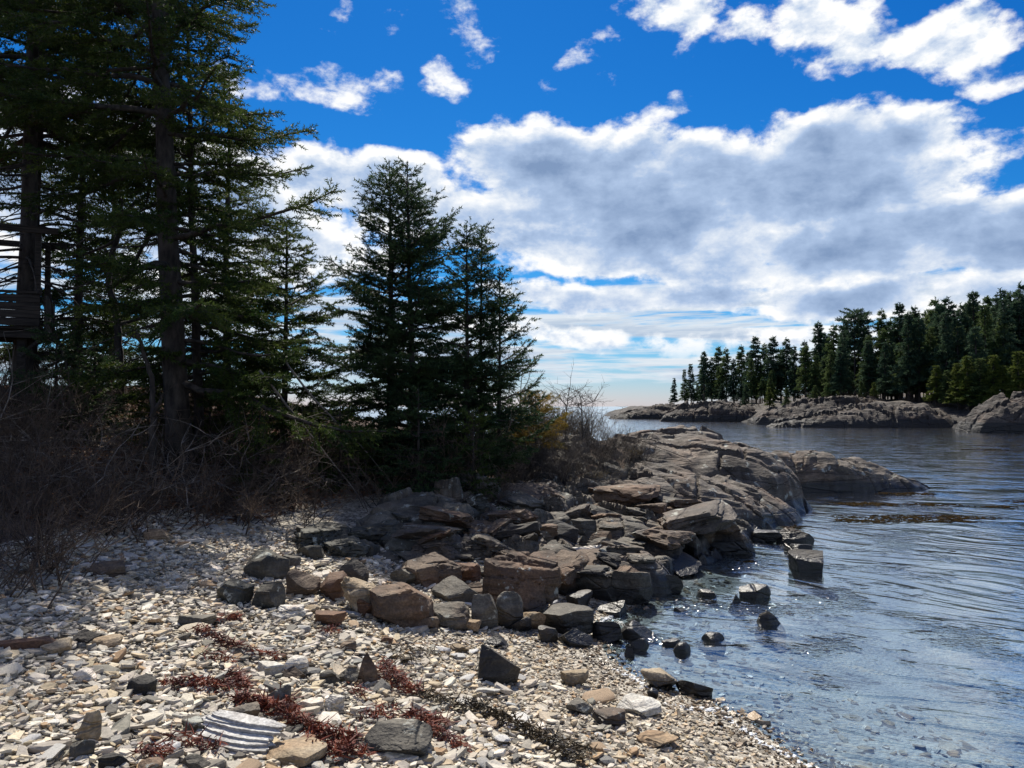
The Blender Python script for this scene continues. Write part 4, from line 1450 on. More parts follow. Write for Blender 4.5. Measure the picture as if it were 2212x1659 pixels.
for k, (u, Y, H, R, lab) in enumerate([
        (330, 13.6, 1.3, 0.6, 'little spruce behind the crooked dead snag'),
        (455, 13.2, 1.5, 0.7, 'little spruce right of the largest trunk near the ground'),
        (560, 12.2, 0.95, 0.55, 'low green spruce sapling on the brown bank'),
        (690, 13.8, 1.0, 0.5, 'low spruce sapling under the drooping branches'),
        (820, 14.2, 1.2, 0.6, 'shaded spruce sapling left of the mossy outcrop')]):
    spruce(lab, base_at(u, Y), spruce_geo(50 + k, H, R, 0.04, 0.025, per=10, nl=0.055, nw=0.021, sec=0.10, shape=0.6, whorl=0.15))

# golden pine shrub on the headland
Y = 15.9
p = base_at(1158, Y)
g_ = spruce_geo(41, top_h(1165, 850, Y, p), 0.62, 0.42, 0.024, per=14, nl=0.075, nw=0.010, sl=0.10, sec=0.07, shape=0.35, whorl=0.13, top_up=0.7, droop=0.05, irregular=0.4, dead_from=0.3)
spruce('golden brown little pine with thin stem among the grey shrubs', p, g_, 'needle_gold', name='pine_shrub', cat='pine')
p = base_at(1062, 14.6)
spruce('small yellow green bush at the left end of the grey shrubs', p,
       spruce_geo(42, 0.75, 0.3, 0.1, 0.02, per=12, nl=0.05, nw=0.012, sec=0.08, shape=0.5, whorl=0.12), 'needle_yellow', name='conifer_bush', cat='bush')


# ------------------------------------------------------------------ bare trees
def limb(pts, r0, r1, seed, k=7, fine=4):
    pts = np.array(pts, float)
    t = np.linspace(0, len(pts) - 1, (len(pts) - 1) * fine + 1)
    P = np.stack([np.interp(t, np.arange(len(pts)), pts[:, i]) for i in range(3)], -1)
    rng = np.random.default_rng(seed)
    for _ in range(2):
        P[1:-1] = (P[:-2] + 2 * P[1:-1] + P[2:]) / 4
    P[1:-1] += rng.normal(0, r0 * 0.16, (len(P) - 2, 3))
    return tubes(P[None], np.linspace(r0, r1, len(P))[None], k)


def twigs_from(pts, n, L, seed, up=0.3, r=0.006):
    rng = np.random.default_rng(seed)
    pts = np.array(pts, float)
    out = []
    P1, R1 = [], []
    for _ in range(n):
        t = rng.uniform(0.2, 1) * (len(pts) - 1)
        o = np.array([np.interp(t, np.arange(len(pts)), pts[:, i]) for i in range(3)])
        d = norm(rng.normal(size=3) * np.array([1, 1, 0.6]) + np.array([0, 0, up]))
        l = L * rng.uniform(0.4, 1.1)
        s = np.linspace(0, 1, 5)[:, None]
        c = rng.normal(0, 0.18, 3)
        P = o + d * l * s + c * l * s ** 2
        P1.append(P)
        R1.append(np.linspace(r, r * 0.25, 5))
        for _k in range(4):
            tt = rng.uniform(0.25, 0.95)
            o2 = o + d * l * tt + c * l * tt ** 2
            d2 = norm(d + rng.normal(0, 0.6, 3))
            l2 = l * rng.uniform(0.2, 0.45)
            P1.append(o2 + d2 * l2 * s + rng.normal(0, 0.1, 3) * l2 * s ** 2)
            R1.append(np.linspace(r * 0.5, r * 0.2, 5))
    return tubes(np.array(P1), np.array(R1), 3)


def bare_tree(label, limbs, Y, r, seed, mat='bark', name='bare_tree', ntw=12, tl=0.5, cat='tree'):
    """limbs: lists of (u, v, dy) in photograph pixels at distance Y+dy"""
    first = limbs[0][0]
    b = at(first[0], first[1], Y)
    root = link(name, None, loc=b)
    tag(root, label, cat)
    for i, L in enumerate(limbs):
        pts = [at(q[0], q[1], Y + (q[2] if len(q) > 2 else 0)) - b for q in L]
        if i == 0:
            pts = [pts[0] - np.array([0, 0, 0.5])] + pts
        ri = r if i == 0 else r * (0.62 if i < 3 else 0.4)
        V, Fq = limb(pts, ri, ri * 0.35, seed + i)
        link('trunk' if i == 0 else 'limb', np_mesh('trunk' if i == 0 else 'limb', V, Fq, M[mat], smooth=0), root)
        if ntw:
            V, Fq = twigs_from(pts, ntw, tl, seed + 40 + i)
            link('twigs', np_mesh('twigs', V, Fq, M[mat], smooth=0), root)['kind'] = 'stuff'
    return root


bare_tree('bare forked tree with a bent trunk left of the largest spruce',
          [[(262, 830), (256, 740), (247, 660), (232, 610), (250, 520), (264, 470), (262, 430)],
           [(264, 470), (285, 445, 0.2), (312, 425, 0.3), (340, 400, 0.3)],
           [(236, 620), (275, 600, -0.3), (300, 545, -0.3), (330, 500, -0.4), (370, 470, -0.5)],
           [(250, 520), (222, 535, 0.3), (180, 552, 0.4), (130, 560, 0.5)],
           [(256, 700), (300, 690, 0.2), (345, 672, 0.3), (372, 640, 0.3)]], 14.4, 0.085, 300)
bare_tree('crooked dead snag with broken top left of the largest trunk',
          [[(330, 990), (328, 930), (332, 860), (322, 800), (306, 752), (298, 720)],
           [(328, 900), (345, 870, -0.1), (352, 850, -0.1)]], 11.2, 0.06, 320, ntw=5, tl=0.3, name='dead_snag')
bare_tree('thin leaning bare sapling beside the tree house',
          [[(150, 830), (140, 770), (118, 720), (112, 660), (106, 600)], [(118, 720), (100, 690, 0.1), (92, 640, 0.1)]], 13.6, 0.03, 330, ntw=8, tl=0.4, name='bare_sapling')
for k, (u, v0, v1, du, lab) in enumerate([
        (1070, 930, 745, 15, 'bare grey sapling left one before the rightmost small spruce'),
        (1092, 930, 735, 22, 'bare grey sapling under the rightmost small spruce'),
        (1120, 925, 770, 12, 'slender bare sapling right of the small spruce'),
        (1222, 900, 832, 10, 'bare twiggy sapling standing above the headland shrubs'),
        (1258, 905, 850, -6, 'smaller bare sapling at the right end of the headland shrubs')]):
    bare_tree(lab, [[(u, v0), (u + du * 0.3, (v0 * 2 + v1) / 3), (u + du * 0.5, (v0 + 2 * v1) / 3), (u + du, v1)],
                    [(u + du * 0.3, (v0 * 2 + v1) / 3), (u - 8, (v0 + v1) / 2), (u - 14, v1 + 20)],
                    [(u + du * 0.5, (v0 + v1) / 2), (u + 22, (v0 + 2 * v1) / 3), (u + 30, v1 + 15)]], 16.4, 0.016, 340 + k * 9, 'shrub_grey', 'bare_sapling', ntw=14, tl=0.5)


# ------------------------------------------------------------------ leafless thickets
def shrub_geo(seed, H, W, stems=12, n2=6, n3=3, r=0.0085, arch=0.35):
    rng = np.random.default_rng(seed)
    s = np.linspace(0, 1, 5)
    A, RA = [], []
    fine = []

    def add(o, d, l, r0, c, last=False):
        fine.append(last)
        P = o + d * l * s[:, None] + c * l * (s ** 2)[:, None]
        P[1:] += rng.normal(0, 0.02 * l, (4, 3))
        A.append(P)
        RA.append(np.linspace(r0, r0 * 0.35, 5))
        return P
    for _ in range(stems):
        ph = rng.uniform(0, 6.28)
        o = np.array([rng.normal(0, W * 0.22), rng.normal(0, W * 0.22), -0.05])
        d = norm(np.array([math.cos(ph) * rng.uniform(0.1, 0.8), math.sin(ph) * rng.uniform(0.1, 0.8), 1.0]))
        l = H * rng.uniform(0.6, 1.1)
        P = add(o, d, l, r, np.array([math.cos(ph), math.sin(ph), -0.6]) * arch * rng.uniform(0.2, 1))
        for _2 in range(n2):
            t = rng.integers(1, 5)
            d2 = norm(d + rng.normal(0, 0.6, 3) + np.array([0, 0, 0.15]))
            l2 = l * rng.uniform(0.25, 0.5)
            P2 = add(P[t], d2, l2, r * 0.6, rng.normal(0, 0.2, 3))
            for _3 in range(n3):
                d3 = norm(d2 + rng.normal(0, 0.7, 3))
                add(P2[rng.integers(1, 5)], d3, l2 * rng.uniform(0.25, 0.55), r * 0.38, rng.normal(0, 0.25, 3), True)
    A, RA = np.array(A), np.array(RA)
    # fine orders need fewer points
    fine = np.array(fine)
    return cat_geo([tubes(A[~fine][:, [0, 2, 4]], RA[~fine][:, [0, 2, 4]], 3), tubes(A[fine][:, [0, 4]], RA[fine][:, [0, 4]], 3)])


def place(geo, loc, rz, sc):
    V = geo[0] * sc
    c, s_ = math.cos(rz), math.sin(rz)
    return np.stack([V[:, 0] * c - V[:, 1] * s_ + loc[0], V[:, 0] * s_ + V[:, 1] * c + loc[1], V[:, 2] + loc[2]], -1), geo[1]


SHR = [shrub_geo(500 + i, 1.0, 0.9) for i in range(5)]
rng = np.random.default_rng(77)


def in_view(x, y):
    return abs(x) / max(y, 0.1) < 0.72


def thicket(name, label, spots, mat, rng):
    parts = []
    for (x, y, sc) in spots:
        parts.append(place(SHR[rng.integers(5)], (x, y, surface_z(x, y) - 0.05), rng.uniform(0, 6.28), sc))
    V, Fq = cat_geo(parts)
    o = link(name, np_mesh(name, V, Fq, M[mat], smooth=0))
    tag(o, label, 'thicket', kind='stuff')


spots = []
while len(spots) < 100:
    x, y = rng.uniform(-10.5, 0.0), 8.4 + 8.6 * rng.random() ** 1.35
    s = float(signed_dist(np.array([x]), np.array([y]), SHORE)[0])
    if s < 5.35 or not in_view(x, y):
        continue
    spots.append((x, y, rng.uniform(0.55, 1.15)))
thicket('bank_thicket', 'tangle of brown leafless twigs covering the shaded bank', spots, 'shrub', rng)
spots = []
while len(spots) < 82:
    x, y = rng.normal(1.3, 1.25), rng.uniform(14.6, 18.6)
    if x < -1.4 or x > 2.7 + (y - 15.5) * 0.25:
        continue
    spots.append((x, y, rng.uniform(0.55, 0.9) * (1.0 if x < 1.9 else 0.78)))
thicket('headland_thicket', 'low grey brown leafless thicket on top of the headland', spots, 'shrub_grey', rng)
spots = []
for _ in range(22):
    u = rng.uniform(600, 1080)
    Y = rng.uniform(11.9, 16.5)
    spots.append(((u - 1106) / F_PX * Y, Y, rng.uniform(0.7, 1.2)))
thicket('spruce_foot_thicket', 'reddish brown leafless thicket at the feet of the middle spruces', spots, 'shrub', rng)

# single shrubs that hang over the beach
for k, (u, v, sc, lab) in enumerate([(40, 1285, 1.0, 'bare shrub spilling over the beach at the left edge, nearest one'),
                                     (95, 1250, 0.85, 'bare arching shrub behind the nearest left edge shrub'),
                                     (20, 1200, 1.0, 'bare shrub higher on the bank at the left edge'),
                                     (520, 1140, 0.75, 'bare twiggy shrub above the large mossy boulder'),
                                     (640, 1130, 0.8, 'lit bare shrub leaning over the shaded slab'),
                                     (410, 1130, 0.7, 'dark bare shrub at the top of the shaded shingle'),
                                     (240, 1150, 0.8, 'bare shrub where shingle meets the left bank'),
                                     (1110, 1035, 0.62, 'bare shrub hanging over the banded outcrop')]):
    g = ground_hit(u, v)
    V, Fq = shrub_geo(600 + k, sc, 1.1, 15, 6, 4, arch=0.8)
    root = link('bare_shrub', None, loc=g)
    tag(root, lab, 'shrub', 'bare shrubs along the top of the beach')
    link('stems', np_mesh('stems', V, Fq, M['shrub' if u < 1000 else 'shrub_grey'], smooth=0), root)

# fallen dead branches on the bank
for k, (q, lab) in enumerate([
        ([(330, 1010), (400, 960), (470, 940), (540, 900)], 'pale dead branch leaning right across the foot of the largest trunk'),
        ([(150, 1120), (230, 1060), (300, 1055), (350, 1030)], 'bare fallen branch on the dark bank below the low spruces'),
        ([(560, 800), (640, 880), (720, 950), (790, 985)], 'long bare drooping branch sweeping down the brown slope'),
        ([(600, 760), (690, 860), (780, 900), (860, 930)], 'bare grey branch arching toward the middle spruces'),
        ([(60, 1040), (140, 1000), (220, 1015), (260, 980)], 'thin dead branch on the slope under the tree house')]):
    Y = [10.9, 10.2, 11.6, 12.8, 11.2][k]
    pts = [at(a, b, Y + 0.25 * i) for i, (a, b) in enumerate(q)]
    for i, w in enumerate(pts):                     # lying branches follow the ground, the drooping ones come down to it
        g_ = gz(w[0], w[1])
        lie = g_ + 0.06 + (0.18 if 0 < i < 3 else 0.0)
        w[2] = lie if k in (0, 1, 4) else w[2] + (lie - w[2]) * (i / 3.0) ** 2
    root = link('fallen_branch', None, loc=pts[0])
    tag(root, lab, 'branch', 'dead branches on the bank')
    rel = [w - pts[0] for w in pts]
    V, Fq = limb(rel, 0.022, 0.006, 900 + k, 5)
    link('stem', np_mesh('stem', V, Fq, M['twig'], smooth=0), root)
    V, Fq = twigs_from(rel, 18, 0.55, 950 + k, 0.1, 0.006)
    link('twigs', np_mesh('twigs', V, Fq, M['twig'], smooth=0), root)['kind'] = 'stuff'

# a tangle of pale dead branches over the bank
P, R_ = [], []
s5 = np.linspace(0, 1, 6)[:, None]
for _ in range(150):
    while True:
        x, y = rng.uniform(-9, -0.5), rng.uniform(8.7, 13.0)
        sd1 = float(signed_dist(np.array([x]), np.array([y]), SHORE)[0])
        if sd1 > 5.3 and in_view(x, y):
            break
    o_ = np.array([x, y, gz(x, y) + rng.uniform(0.05, 0.35)])
    ph = rng.uniform(0, 6.28)
    d = norm(np.array([math.cos(ph), math.sin(ph) * 0.6, rng.normal(0.22, 0.3)]))
    l = rng.uniform(0.5, 1.5)
    c_ = rng.normal(0, 0.25, 3)
    Pm = o_ + d * l * s5 + c_ * l * s5 ** 2
    Pm[1:] += rng.normal(0, 0.03 * l, (5, 3))
    r_ = rng.uniform(0.006, 0.014)
    P.append(Pm)
    R_.append(np.linspace(r_, r_ * 0.3, 6))
    for _k in range(5):
        o2 = Pm[rng.integers(1, 6)]
        d2 = norm(d + rng.normal(0, 0.6, 3))
        l2 = l * rng.uniform(0.2, 0.5)
        P.append(o2 + d2 * l2 * s5 + rng.normal(0, 0.2, 3) * l2 * s5 ** 2)
        R_.append(np.linspace(r_ * 0.5, r_ * 0.18, 6))
V, Fq = tubes(np.array(P), np.array(R_), 3)
o = link('dead_branch_tangle', np_mesh('dead_branch_tangle', V, Fq, M['twig'], smooth=0))
tag(o, 'pale dead branches tangled over the shaded bank', 'branches', kind='stuff')

# leaf litter on the bank
n = 34000
X = rng.uniform(-11, 1.0, n)
Yv = rng.uniform(8.6, 18, n)
sd_ = signed_dist(X, Yv, SHORE)
k_ = (sd_ > 5.1) & (np.abs(X) / Yv < 0.72)
X, Yv = X[k_], Yv[k_]
Zv = ground_z(X, Yv) + 0.015
n = len(X)
d1 = norm(rng.normal(size=(n, 3)) * np.array([1, 1, 0.45]))
d2 = norm(np.cross(d1, rng.normal(size=(n, 3)) * 0.4 + np.array([0, 0, 1.0])))
L_ = rng.uniform(0.02, 0.05, (n, 1))
c = np.stack([X, Yv, Zv], -1)
V = np.stack([c - d1 * L_, c + d2 * L_ * 0.55, c + d1 * L_, c - d2 * L_ * 0.55], 1).reshape(-1, 3)
o = link('leaf_litter', np_mesh('leaf_litter', V, np.arange(len(V)).reshape(-1, 4), M['leaf']))
tag(o, 'reddish brown fallen leaves scattered over the bank', 'leaves', kind='stuff')

# a tuft of dry grass on the headland rock
parts = []
for (u, v, n_) in [(1405, 1012, 130), (1368, 990, 70), (1290, 1040, 80), (1120, 1072, 60)]:
    g = ground_hit(u, v)
    Yg = min(g[1], 16.8)
    c = at(u, v + 4, Yg)
    c[2] = surface_z(c[0], c[1])
    P, R_ = [], []
    for _ in range(n_):
        o_ = c + np.array([rng.normal(0, 0.10), rng.normal(0, 0.10), -0.03])
        d = norm(np.array([rng.normal(0, 0.5), rng.normal(0, 0.5), 1.0]))
        s = np.linspace(0, 1, 3)[:, None]
        P.append(o_ + d * 0.20 * rng.uniform(0.6, 1.2) * s + np.array([d[0], d[1], -0.5]) * 0.06 * s ** 2)
        R_.append(np.array([0.004, 0.003, 0.0008]))
    parts.append(tubes(np.array(P), np.array(R_), 3))
V, Fq = cat_geo(parts)
o = link('dry_grass', np_mesh('dry_grass', V, Fq, M['grass']))
tag(o, 'tufts of straw coloured dry grass on the rock edge', 'grass', kind='stuff')


# ------------------------------------------------------------------ the plank tree house
def box_mesh(name, sx, sy, sz, mat, bev=0.004):
    bm = bmesh.new()
    bmesh.ops.create_cube(bm, size=1.0)
    for v_ in bm.verts:
        v_.co.x *= sx
        v_.co.y *= sy
        v_.co.z *= sz
    bmesh.ops.bevel(bm, geom=bm.edges[:], offset=bev, segments=1, affect='EDGES')
    me = bpy.data.meshes.new(name)
    bm.to_mesh(me)
    bm.free()
    me.materials.append(mat)
    return me


def tree_house():
    Y = 13.3
    s = Y / F_PX
    o = at(92, 705, Y)
    base = np.array([o[0], o[1], gz(o[0], o[1])])
    root = link('tree_house', None, loc=base, rot=(0, 0, math.radians(25)))
    tag(root, 'weathered plank tree house on posts at the left edge', 'tree house')
    rng = np.random.default_rng(3)
    zf = o[2] - base[2]
    W, D = 2.4, 1.5
    x0, x1 = -W, -0.03

    def part(nm, sx, sy, sz, loc, rot=(0, 0, 0), parent=root):
        return link(nm, box_mesh(nm, sx, sy, sz, M['board']), parent, loc, rot)
    # front wall planks
    for i in range(4):
        part('plank', W + rng.uniform(-0.02, 0.02), 0.028, 0.128, ((x0 + x1) / 2 - 0.02, -0.02 + rng.uniform(-0.004, 0.004), zf + 0.065 + i * 0.134), (0, rng.uniform(-0.006, 0.006), 0))
    # right side wall boards, upright and catching light
    for i in range(8):
        part('plank', 0.028, 0.165, 0.66 + rng.uniform(-0.05, 0.08), (0.03, 0.09 + i * 0.172, zf + 0.22 + rng.uniform(-0.03, 0.02)), (rng.uniform(-0.01, 0.01), 0, 0))
    part('floor', W, D, 0.05, ((x0 + x1) / 2, D / 2 + 0.03, zf - 0.03))
    for q in (0.15, 0.75, 1.35):
        part('joist', W, 0.05, 0.14, ((x0 + x1) / 2, q, zf - 0.13))
    # corner posts up to the top beam
    top = at(92, 498, Y)[2] - base[2]
    for (x, y) in ((-0.09, 0.06), (-0.09, D - 0.1), (x0 + 0.1, 0.06), (x0 + 0.1, D - 0.1), (-0.72, 0.06)):
        part('post', 0.09, 0.09, top - zf + 0.1, (x, y, (top + zf) / 2))
    for (x, y) in ((-0.35, 0.35), (-0.35, D - 0.3), (x0 + 0.4, 0.35), (x0 + 0.4, D - 0.3)):
        part('leg', 0.13, 0.13, zf + 0.3, (x, y, zf / 2 - 0.2))
    part('brace', 0.05, 0.05, 0.6, (-0.15, 0.2, zf - 0.30), (0, 0.75, 0))
    part('beam', W + 0.25, 0.06, 0.11, ((x0 + x1) / 2 + 0.1, 0.0, top))
    part('beam', W + 0.25, 0.06, 0.11, ((x0 + x1) / 2 + 0.1, D, top))
    for i in range(3):
        part('rail', W - 0.6, 0.025, 0.07, ((x0 - 0.72) / 2, 0.01, top - 0.14 - i * 0.105))
    part('sill', W, 0.07, 0.04, ((x0 + x1) / 2, 0.0, zf + 0.58))


tree_house()

# ------------------------------------------------------------------ wood on the far shore
def far_tree_geo(seed, H, R, cb, kind='spruce'):
    rng = np.random.default_rng(seed)
    m = 8
    tz = np.linspace(0, 1, m)
    wob = np.cumsum(rng.normal(0, 0.02, (m, 2)), 0)
    tp = np.stack([wob[:, 0] * 0.6, wob[:, 1] * 0.6, tz * H - 0.3 * (1 - tz)], -1)
    trunk = tubes(tp[None], (0.15 * (H / 11) * (1 - tz) ** 0.8 + 0.02)[None], 5)
    FB, FD, FL, BP, BR = [], [], [], [], []
    h = H * 0.18
    while h < H * 0.985:
        f = h / H
        live = f > cb
        for j in range(5 if live else 2):
            ph = rng.uniform(0, 6.28)
            hh = h + rng.uniform(-0.25, 0.25)
            fj = min(hh / H, 0.985)
            g = (1 - fj) / (1 - cb)
            if kind == 'pine':
                L = R * (np.clip(1.25 * (1 - ((fj - 0.72) / 0.33) ** 2), 0.1, 1)) * rng.uniform(0.5, 1.15)
                a0 = rng.uniform(0.1, 0.6)
            else:
                L = R * min(1, g) ** 0.75 * rng.uniform(0.5, 1.2)
                a0 = -0.25 + 0.7 * (fj - cb) / (1 - cb) + rng.normal(0, 0.12)
            L = max(L, 0.25)
            dh = np.array([math.cos(ph), math.sin(ph), 0])
            o = np.array([np.interp(fj, tz, tp[:, 0]), np.interp(fj, tz, tp[:, 1]), hh])
            s = np.linspace(0, 1, 3)[:, None]
            P = o + dh * L * s + np.array([0, 0, 1]) * (a0 * s - 0.12 * s ** 2) * L
            BP.append(P)
            BR.append(np.array([0.035, 0.025, 0.01]) * (0.5 + L / 3))
            if live:
                nn = max(3, int(L / 0.10))
                t = np.linspace(0.18, 1, nn)
                bb = o + dh * (L * t)[:, None] + np.array([0, 0, 1]) * ((a0 * t - 0.12 * t * t) * L)[:, None]
                sd = np.array([-dh[1], dh[0], 0])
                alt = rng.uniform(-1, 1, (nn, 1))
                dd = norm(dh * 0.6 + sd * alt + np.array([0, 0, 0.05]) + rng.normal(0, 0.25, (nn, 3)))
                bb = bb + sd * alt * (0.16 * L * (1 - t) + 0.05)[:, None]
                FB.append(bb)
                FD.append(dd)
                FL.append(rng.uniform(0.25, 0.5, nn) * (0.6 + 0.25 * L))
        h += 0.33 * rng.uniform(0.7, 1.3)
    FB.append(tp[-1:] - [0, 0, 0.3])
    FD.append(np.array([[0, 0, 1.0]]))
    FL.append(np.array([0.45]))
    wood = cat_geo([trunk, tubes(np.array(BP), np.array(BR), 3)])
    fol = needles(np.concatenate(FB), np.concatenate(FD), np.concatenate(FL), rng, 7, 0.30, 0.12, 0.75)
    return wood, fol


FARV = []
for i, (H, R, cb, kind) in enumerate([(11, 1.9, 0.22, 'spruce'), (11, 1.7, 0.36, 'spruce'), (10.5, 2.1, 0.12, 'spruce'), (11.5, 1.6, 0.46, 'spruce'),
                                      (11, 2.4, 0.52, 'pine'), (10.5, 1.8, 0.05, 'spruce'), (11, 1.8, 0.30, 'spruce')]):
    wood, fol = far_tree_geo(800 + i, H, R, cb, kind)
    FARV.append((H, np_mesh('trunk', wood[0], wood[1], M['bark'], smooth=0), fol, {}))


def far_crown(i, mat):
    H, w, fol, cache = FARV[i]
    if mat not in cache:
        cache[mat] = np_mesh('crown', fol[0], fol[1], M[mat])
    return cache[mat]


rng = np.random.default_rng(2024)
FT = []            # (u, Y, height, variant, mat)
SKY = [(1456, 817), (1479, 799), (1493, 787), (1521, 759), (1537, 772), (1553, 749), (1569, 751), (1585, 775), (1603, 745), (1617, 760), (1633, 727), (1652, 742), (1671, 727), (1699, 729), (1717, 747),
       (1740, 735), (1769, 695), (1786, 722), (1803, 701), (1826, 705), (1847, 669), (1872, 700), (1907, 667), (1926, 690), (1945, 655), (1979, 661), (2002, 672), (2025, 643), (2051, 643), (2078, 655), (2107, 627),
       (2136, 640), (2165, 625), (2188, 632), (2207, 611), (2240, 615)]


def depth_line(u):
    return np.interp(u, [1440, 1500, 1600, 1700, 1800, 1900, 2000, 2100, 2212, 2300], [160, 152, 138, 124, 116, 110, 104, 98, 94, 92])


def fz(x, y):
    return float(far_z(np.array([x]), np.array([y]))[0])


for k, (u, v) in enumerate(SKY):
    Y = depth_line(u) + rng.uniform(1, 8)
    x = (u - 1106) / F_PX * Y
    zb = fz(x, Y)
    h = at(u, v, Y)[2] - zb
    var = 4 if (u, v) == (1847, 669) else [0, 1, 2, 3, 0, 6, 1][k % 7]
    if k < 3:
        var = 5
    FT.append((u, Y, h, var, 'needle_far_dark' if rng.random() < 0.55 else 'needle_far'))
for k in range(150):
    u = rng.uniform(1490, 2290) if k % 3 else rng.uniform(1750, 2290)
    Y = depth_line(u) + rng.uniform(-7, 18)
    x = (u - 1106) / F_PX * Y
    zb = fz(x, Y)
    vs = np.interp(u, [q[0] for q in SKY], [q[1] for q in SKY])
    v = vs + (rng.uniform(12, 70) if k % 2 else rng.uniform(60, 130) * min(1.0, (870 - vs) / 190))
    h = at(u, v, Y)[2] - zb
    if h < 1.5:
        continue
    FT.append((u, Y, h, int(rng.choice([0, 1, 2, 5, 5, 6, 2])), 'needle_far_dark' if rng.random() < 0.4 else 'needle_far'))
FT.sort()
ORD = lambda n: f"{n}{'th' if 10 <= n % 100 <= 20 else {1: 'st', 2: 'nd', 3: 'rd'}.get(n % 10, 'th')}"
for n_, (u, Y, h, var, mat) in enumerate(FT):
    x = (u - 1106) / F_PX * Y
    H, w, fol, cache = FARV[var]
    s = h / H
    kind = 'pine' if var == 4 else 'spruce'
    root = link(f'{kind}_tree', None, loc=(x, Y, fz(x, Y) - 0.1), rot=(0, 0, rng.uniform(0, 6.28)), scale=(min(max(s, 0.5) * rng.uniform(0.85, 1.15), s * 1.5), min(max(s, 0.5) * rng.uniform(0.85, 1.15), s * 1.5), s))
    look = 'broad crowned pale pine' if kind == 'pine' else ('dark blue green spruce' if mat == 'needle_far_dark' else 'dull green spruce')
    tag(root, f'{look} in the far shore wood, {ORD(n_ + 1)} tree from its left end', kind, 'trees of the far shore wood')
    link('trunk', w, root)
    link('crown', far_crown(var, mat), root)

# young yellow-green conifers in front of the wood
for n_, (u, v, vt) in enumerate([(1862, 850, 822), (1888, 848, 826), (2022, 838, 790), (2045, 838, 800), (2070, 838, 785), (2092, 840, 770), (2118, 842, 775), (2146, 846, 768), (2166, 848, 790), (1700, 856, 838), (1662, 858, 836), (2200, 850, 760), (1760, 858, 832)]):
    Y = depth_line(u) - 8.5
    x = (u - 1106) / F_PX * Y
    zb = fz(x, Y)
    h = max(at(u, vt, Y)[2] - zb, 1.2)
    s = h / 10.5
    root = link('young_conifer', None, loc=(x, Y, zb - 0.1), rot=(0, 0, n_ * 1.3), scale=(s * 1.6, s * 1.6, s))
    tag(root,  f'young yellow green conifer before the far wood, at its {["middle gap", "middle gap, right one", "right clearing, leftmost", "right clearing, second", "right clearing, third", "right clearing, fourth", "right clearing, fifth", "right clearing, sixth", "right clearing, seventh", "left half, right of two", "left half, left of two", "right picture edge", "centre, below the broad pine"][n_]}', 'conifer', 'young conifers before the far wood')
    link('trunk', FARV[5][1], root)
    link('crown', far_crown(5, 'needle_yellow' if n_ % 3 else 'needle_far'), root)

# leafless brush along the far bank
parts = []
for k in range(46):
    u = rng.uniform(1450, 2200)
    Y = depth_line(u) - rng.uniform(8, 15)
    x = (u - 1106) / F_PX * Y
    zb = fz(x, Y)
    if zb < 2.0:
        continue
    parts.append(place(SHR[k % 5], (x, Y, zb - 0.1), rng.uniform(0, 6), rng.uniform(1.0, 2.0)))
V, Fq = cat_geo(parts)
o = link('far_brush', np_mesh('far_brush', V, Fq, M['shrub'], smooth=0))
tag(o, 'brown leafless brush along the far bank', 'brush', kind='stuff')

# ------------------------------------------------------------------ shingle
PAL = np.array([(0.56, 0.55, 0.52), (0.62, 0.60, 0.55), (0.50, 0.485, 0.44), (0.56, 0.51, 0.42), (0.46, 0.40, 0.30), (0.36, 0.35, 0.33), (0.22, 0.215, 0.20), (0.36, 0.26, 0.165), (0.66, 0.65, 0.62), (0.12, 0.115, 0.105), (0.33, 0.34, 0.335)])
PALW = np.array([0.13, 0.08, 0.14, 0.10, 0.11, 0.14, 0.11, 0.06, 0.06, 0.04, 0.07])
PALW = PALW / PALW.sum()
PNAME = ['pale grey', 'cream white', 'light grey', 'cream', 'buff', 'grey', 'dark grey', 'brown', 'white', 'blackish', 'blue grey']


